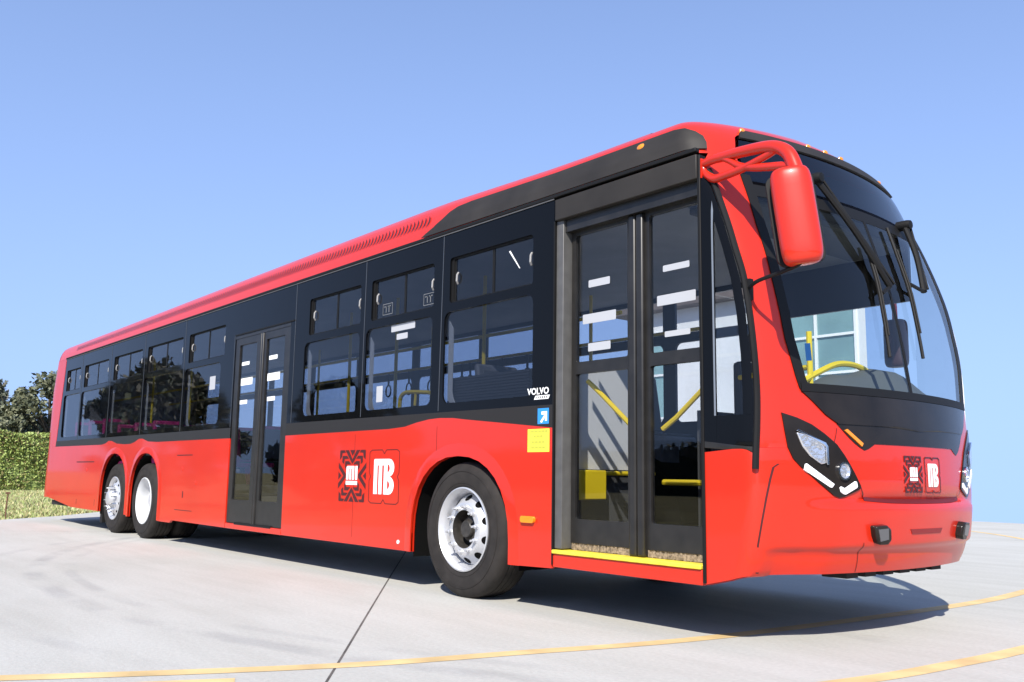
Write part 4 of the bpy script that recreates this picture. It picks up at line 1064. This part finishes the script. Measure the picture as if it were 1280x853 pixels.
# partition, yellow box and rails by the front door
mb = MB(); mb.box((.80, .28, .955), (.83, 1.0, 1.72)); part(mb, "partition_panel", INTW)
mb = MB(); mb.box((.74, .20, .376), (.79, 1.05, .95)); part(mb, "wheel_box_panel", INTD)
mb = MB(); mb.box((.84, .32, .74), (.93, .62, .95)); part(mb, "yellow_box", YEL, bevel=.01)
def pole(pts, r=.017, m=YEL, sm_=0, name="handrail"):
    mb = MB(); mb.tube(pts, r, 8, smooth=sm_); return part(mb, name, m)
pole([(.86, .60, .93), (.86, 1.2, .93)]); pole([(1.0, 1.15, .87), (1.9, 1.15, .87)], .022)
pole([(2.45, .872, 1.15), (2.45, .872, 1.82)], .018); pole([(2.45, .76, 1.49), (2.45, 1.0, 1.585), (2.45, 1.20, 1.645), (2.45, 1.42, 1.65), (2.45, 1.62, 1.60), (2.45, 1.70, 1.555), (2.45, 1.725, 1.42)], .020, sm_=4)
pole([(1.75, 1.1, 1.60), (2.42, .9, 1.60)], .018)
pole([(-1.36, .30, 1.44), (-1.35, .30, 1.56), (-1.31, .30, 1.61), (-1.2, .30, 1.625), (-.88, .30, 1.60)], .018, sm_=3); pole([(-1.10, .30, 1.615), (-1.11, .30, 1.50)], .013)
for x, y in ((-.55, .62), (-1.95, .62), (-3.0, .7), (-4.45, .7), (-5.9, .6), (-7.4, .62), (-9.0, .62), (-.55, 1.9), (-3.2, 1.9), (-6.0, 1.9), (-8.7, 1.9)):
    pole([(x, y, .376), (x, y, 2.62)], .017, YEL, 0, "stanchion")
for y in (.75, 1.75): pole([(-11.5, y, 2.12), (.95, y, 2.12)], .016, YEL, 0, "ceiling_rail")
# hanging straps
mbs = MB()
for k in range(6): pass
for x in (-3.9, -3.45, -3.0, -2.4, -2.25, -1.7, -1.3, -.9):
    mb = MB(); mb.tube([(x, 1.75, 2.11), (x, 1.75, 1.97)], .012, 6)
    mb.tube([(x+.055*math.sin(t), 1.75, 1.90+.07*math.cos(t)) for t in np.linspace(0, 2*PI, 17)[:-1]], .009, 6, closed=True); part(mb, "hanging_strap", BLACKM)
# low ribbed barrier behind the front window
mb = MB()
for k in range(9): mb.box((-.34, .10, 1.47+.022*k), (.66, .125, 1.487+.022*k))
mb.box((-.34, .127, 1.40), (.66, .14, 1.67)); part(mb, "ribbed_barrier", mat("ribbed_grey", (.06, .06, .062), .6), weld=False)
# passenger seats
def seat_mesh():
    mb = MB(); mb.box((-.22, -.21, .0), (.22, .21, .06)); mb.prism([[(-.22, .06), (-.16, .06), (-.25, .62), (-.29, .62)]], lambda u, v, d: (u, d, v), -.21, .21); mb.box((-.1, -.12, -.32), (.1, .12, 0)); return mb
s0 = seat_mesh().build("passenger_seat", SEATG, BUS, bevel=.025, loc=(0, 0, 0))
mb = MB(); mb.box((-.18, -.18, .062), (.2, .18, .085)); mb.prism([[(-.155, .12), (-.14, .12), (-.225, .57), (-.24, .57)]], lambda u, v, d: (u, d, v), -.17, .17); sp0 = mb.build("seat_pad", INTD, s0, bevel=.008)
gm_ = s0.data; pm = s0.data.copy(); pm.materials[0] = SEATP
spots = []
for i, x in enumerate(np.arange(-11.2, -4.8, .8)):
    zf = 1.1 if x < -9.3 else (.98 if x < -6.4 else .88)
    for y in (.36, 1.92): spots.append((x, y, zf, x < -6.6))
for x in (-2.3, -1.5, -.75): spots.append((x, 2.0, .82, False))
for x in (-2.2, -1.2): spots.append((x, .42, .72, False))
for y in (.42, .95): spots.append((.15, y, 1.16, False))
spots.append((.2, 2.05, 1.2, False))
for i, (x, y, z, pk) in enumerate(spots):
    if i == 0: o = s0; c = sp0
    else:
        o = s0.copy(); col.objects.link(o); o.parent = BUS; o.matrix_parent_inverse = Matrix.Translation(-BUS.location)
        c = sp0.copy(); col.objects.link(c); c.parent = o
    o.location = (x, y, z)
    o.data = pm if pk else gm_

# ------------------------------------------------------------------ mirror
mb = MB()
arm1 = [(2.30, .03, 2.745), (2.40, .015, 2.75), (2.489, .003, 2.742), (2.651, -.028, 2.722), (2.863, -.07, 2.680), (2.976, -.091, 2.610), (3.03, -.102, 2.50)]
arm2 = [(2.305, .03, 2.74), (2.33, .033, 2.69), (2.40, .02, 2.635), (2.486, .004, 2.627), (2.648, -.028, 2.625), (2.803, -.058, 2.640), (2.90, -.078, 2.655)]
arm3 = [(2.48, .0, 2.735), (2.54, -.01, 2.70), (2.62, -.02, 2.645), (2.741, -.046, 2.600), (2.917, -.08, 2.555), (3.02, -.098, 2.53)]
mb.tube(arm1, [.025, .040], 12, smooth=6); mb.tube(arm2, [.028, .020], 10, smooth=6); mb.tube(arm3, [.018, .026], 10, smooth=6)
mb.box((2.285, .0, 2.655), (2.325, .075, 2.775))
arm = part(mb, "mirror_arm", RED, weld=False, ang=50)
ctr = Vector((3.02, -.10, 2.255))
def rounded(hx, hy, hz, p=4, n=28, m=20):
    """superellipsoid-like rounded box"""
    mb = MB(); rows = []
    for j in range(m+1):
        v = -PI/2+PI*j/m; cv, sv = math.cos(v), math.sin(v)
        r = abs(cv)**(2/7.); zz = math.copysign(abs(sv)**(2/7.), sv)
        rows.append([(hx*r*math.copysign(abs(math.cos(u))**(2/p), math.cos(u)), hy*r*math.copysign(abs(math.sin(u))**(2/p), math.sin(u)), hz*zz) for u in np.linspace(0, 2*PI, n+1)])
    mb.grid(rows); return mb
wdir = Vector((.80, .60, 0)).normalized()
Mrot = Matrix.Rotation(math.atan2(wdir.y, wdir.x), 4, 'Z')
lean = Matrix.Rotation(R(-9), 4, Vector((.60, -.80, 0)).normalized())
M = Matrix.Translation(ctr) @ Matrix.Rotation(R(-7), 4, Vector((-.60, .80, 0)).normalized()) @ Mrot
mb = rounded(.106, .078, .258, 2.7)
mr = part(mb, "mirror", RED, ang=70); mr.data.transform(M)
mb = MB(); mb.prism([rrect(-.125, -.25, .120, .25, .05)], lambda u, v, d: (u, d, v), .050, .078); rb = mb.build("mirror_back", BLACKM, mr, bevel=.008); rb.data.transform(M)
mb = MB(); mb.prism([rrect(-.105, -.23, .105, .23, .04)], lambda u, v, d: (u, d, v), .079, .082); gl_ = mb.build("mirror_glass", CHROME, mr); gl_.data.transform(M)
e0 = Vector(oncorner(.02)(2.605, 1.95, 0))
mb = MB(); mb.tube([e0, e0+Vector((.12, -.08, .01)), (2.90, -.06, 1.985), (3.02, -.09, 2.0), (3.06, -.1, 2.035)], .011, 8, smooth=5)
mb.box(tuple(e0-Vector((.016, .012, .07))), tuple(e0+Vector((.016, .02, .05))))
part(mb, "mirror_strut", BLACKM, weld=False)

mb = MB(); mb.prism([[(.345, 1.56), (.345, 1.66), (.385, 1.665), (.385, 1.565)]], FR(-.004), 0, .002); part(mb, "windscreen_sticker", BLUE)
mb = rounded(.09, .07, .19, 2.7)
mf = part(mb, "mirror", mat("mirror_red_shaded", (.05, .022, .03), .5), ang=70, label="far side mirror, red shell coloured dark as in shade, seen through the windscreen"); mf.data.transform(Matrix.Translation((2.03, 2.74, 1.98)))  # red shell; shade and glass tint are put into its colour
mb = MB(); mb.tube([(2.10, 2.50, 2.45), (2.05, 2.62, 2.42), (2.03, 2.73, 2.32), (2.03, 2.74, 2.12)], .022, 8, smooth=4); part(mb, "mirror_arm", RED)
# ------------------------------------------------------------------ wipers
def wiper(pv, el, b0, b1, name="wiper"):
    g = FR(.05); h = FR(.03)
    P = Vector(g(*pv, 0)); E = Vector(g(*el, 0))
    mb = MB(); mb.tube([P, P.lerp(E, .5)+Vector((.02, 0, .0)), E], .021, 8, smooth=5); mb.tube([P+Vector((.012, .05, .01)), E+Vector((.012, .03, .02))], .009, 6)
    mb.lathe([(.0, .05), (.03, .045), (.036, .02), (.036, -.05), (.0, -.05)], 12, 'X')
    n0 = len(mb.bm.verts)-12*5
    mb.bm.verts.ensure_lookup_table()
    for v in list(mb.bm.verts)[n0:]: v.co += P
    a = part(mb, name, BLACKM, weld=False)
    A, B = Vector(h(*b0, 0)), Vector(h(*b1, 0))
    mb = MB(); pts = [Vector(h(b0[0]+(b1[0]-b0[0])*t, b0[1]+(b1[1]-b0[1])*t, 0)) for t in np.linspace(0, 1, 12)]
    mb.tube(pts, .011, 6); mb.tube([p+Vector((.014, 0, 0)) for p in pts[2:10]], .007, 6); mid = pts[5]
    mb.tube([E, mid+Vector((.02, 0, 0))], .012, 6); mb.build("blade", BLACKM, a, weld=False)
wiper((.80, 2.745), (1.18, 2.08), (1.10, 2.36), (1.03, 1.63))
wiper((1.82, 2.63), (1.66, 2.12), (1.50, 2.55), (1.44, 1.66))
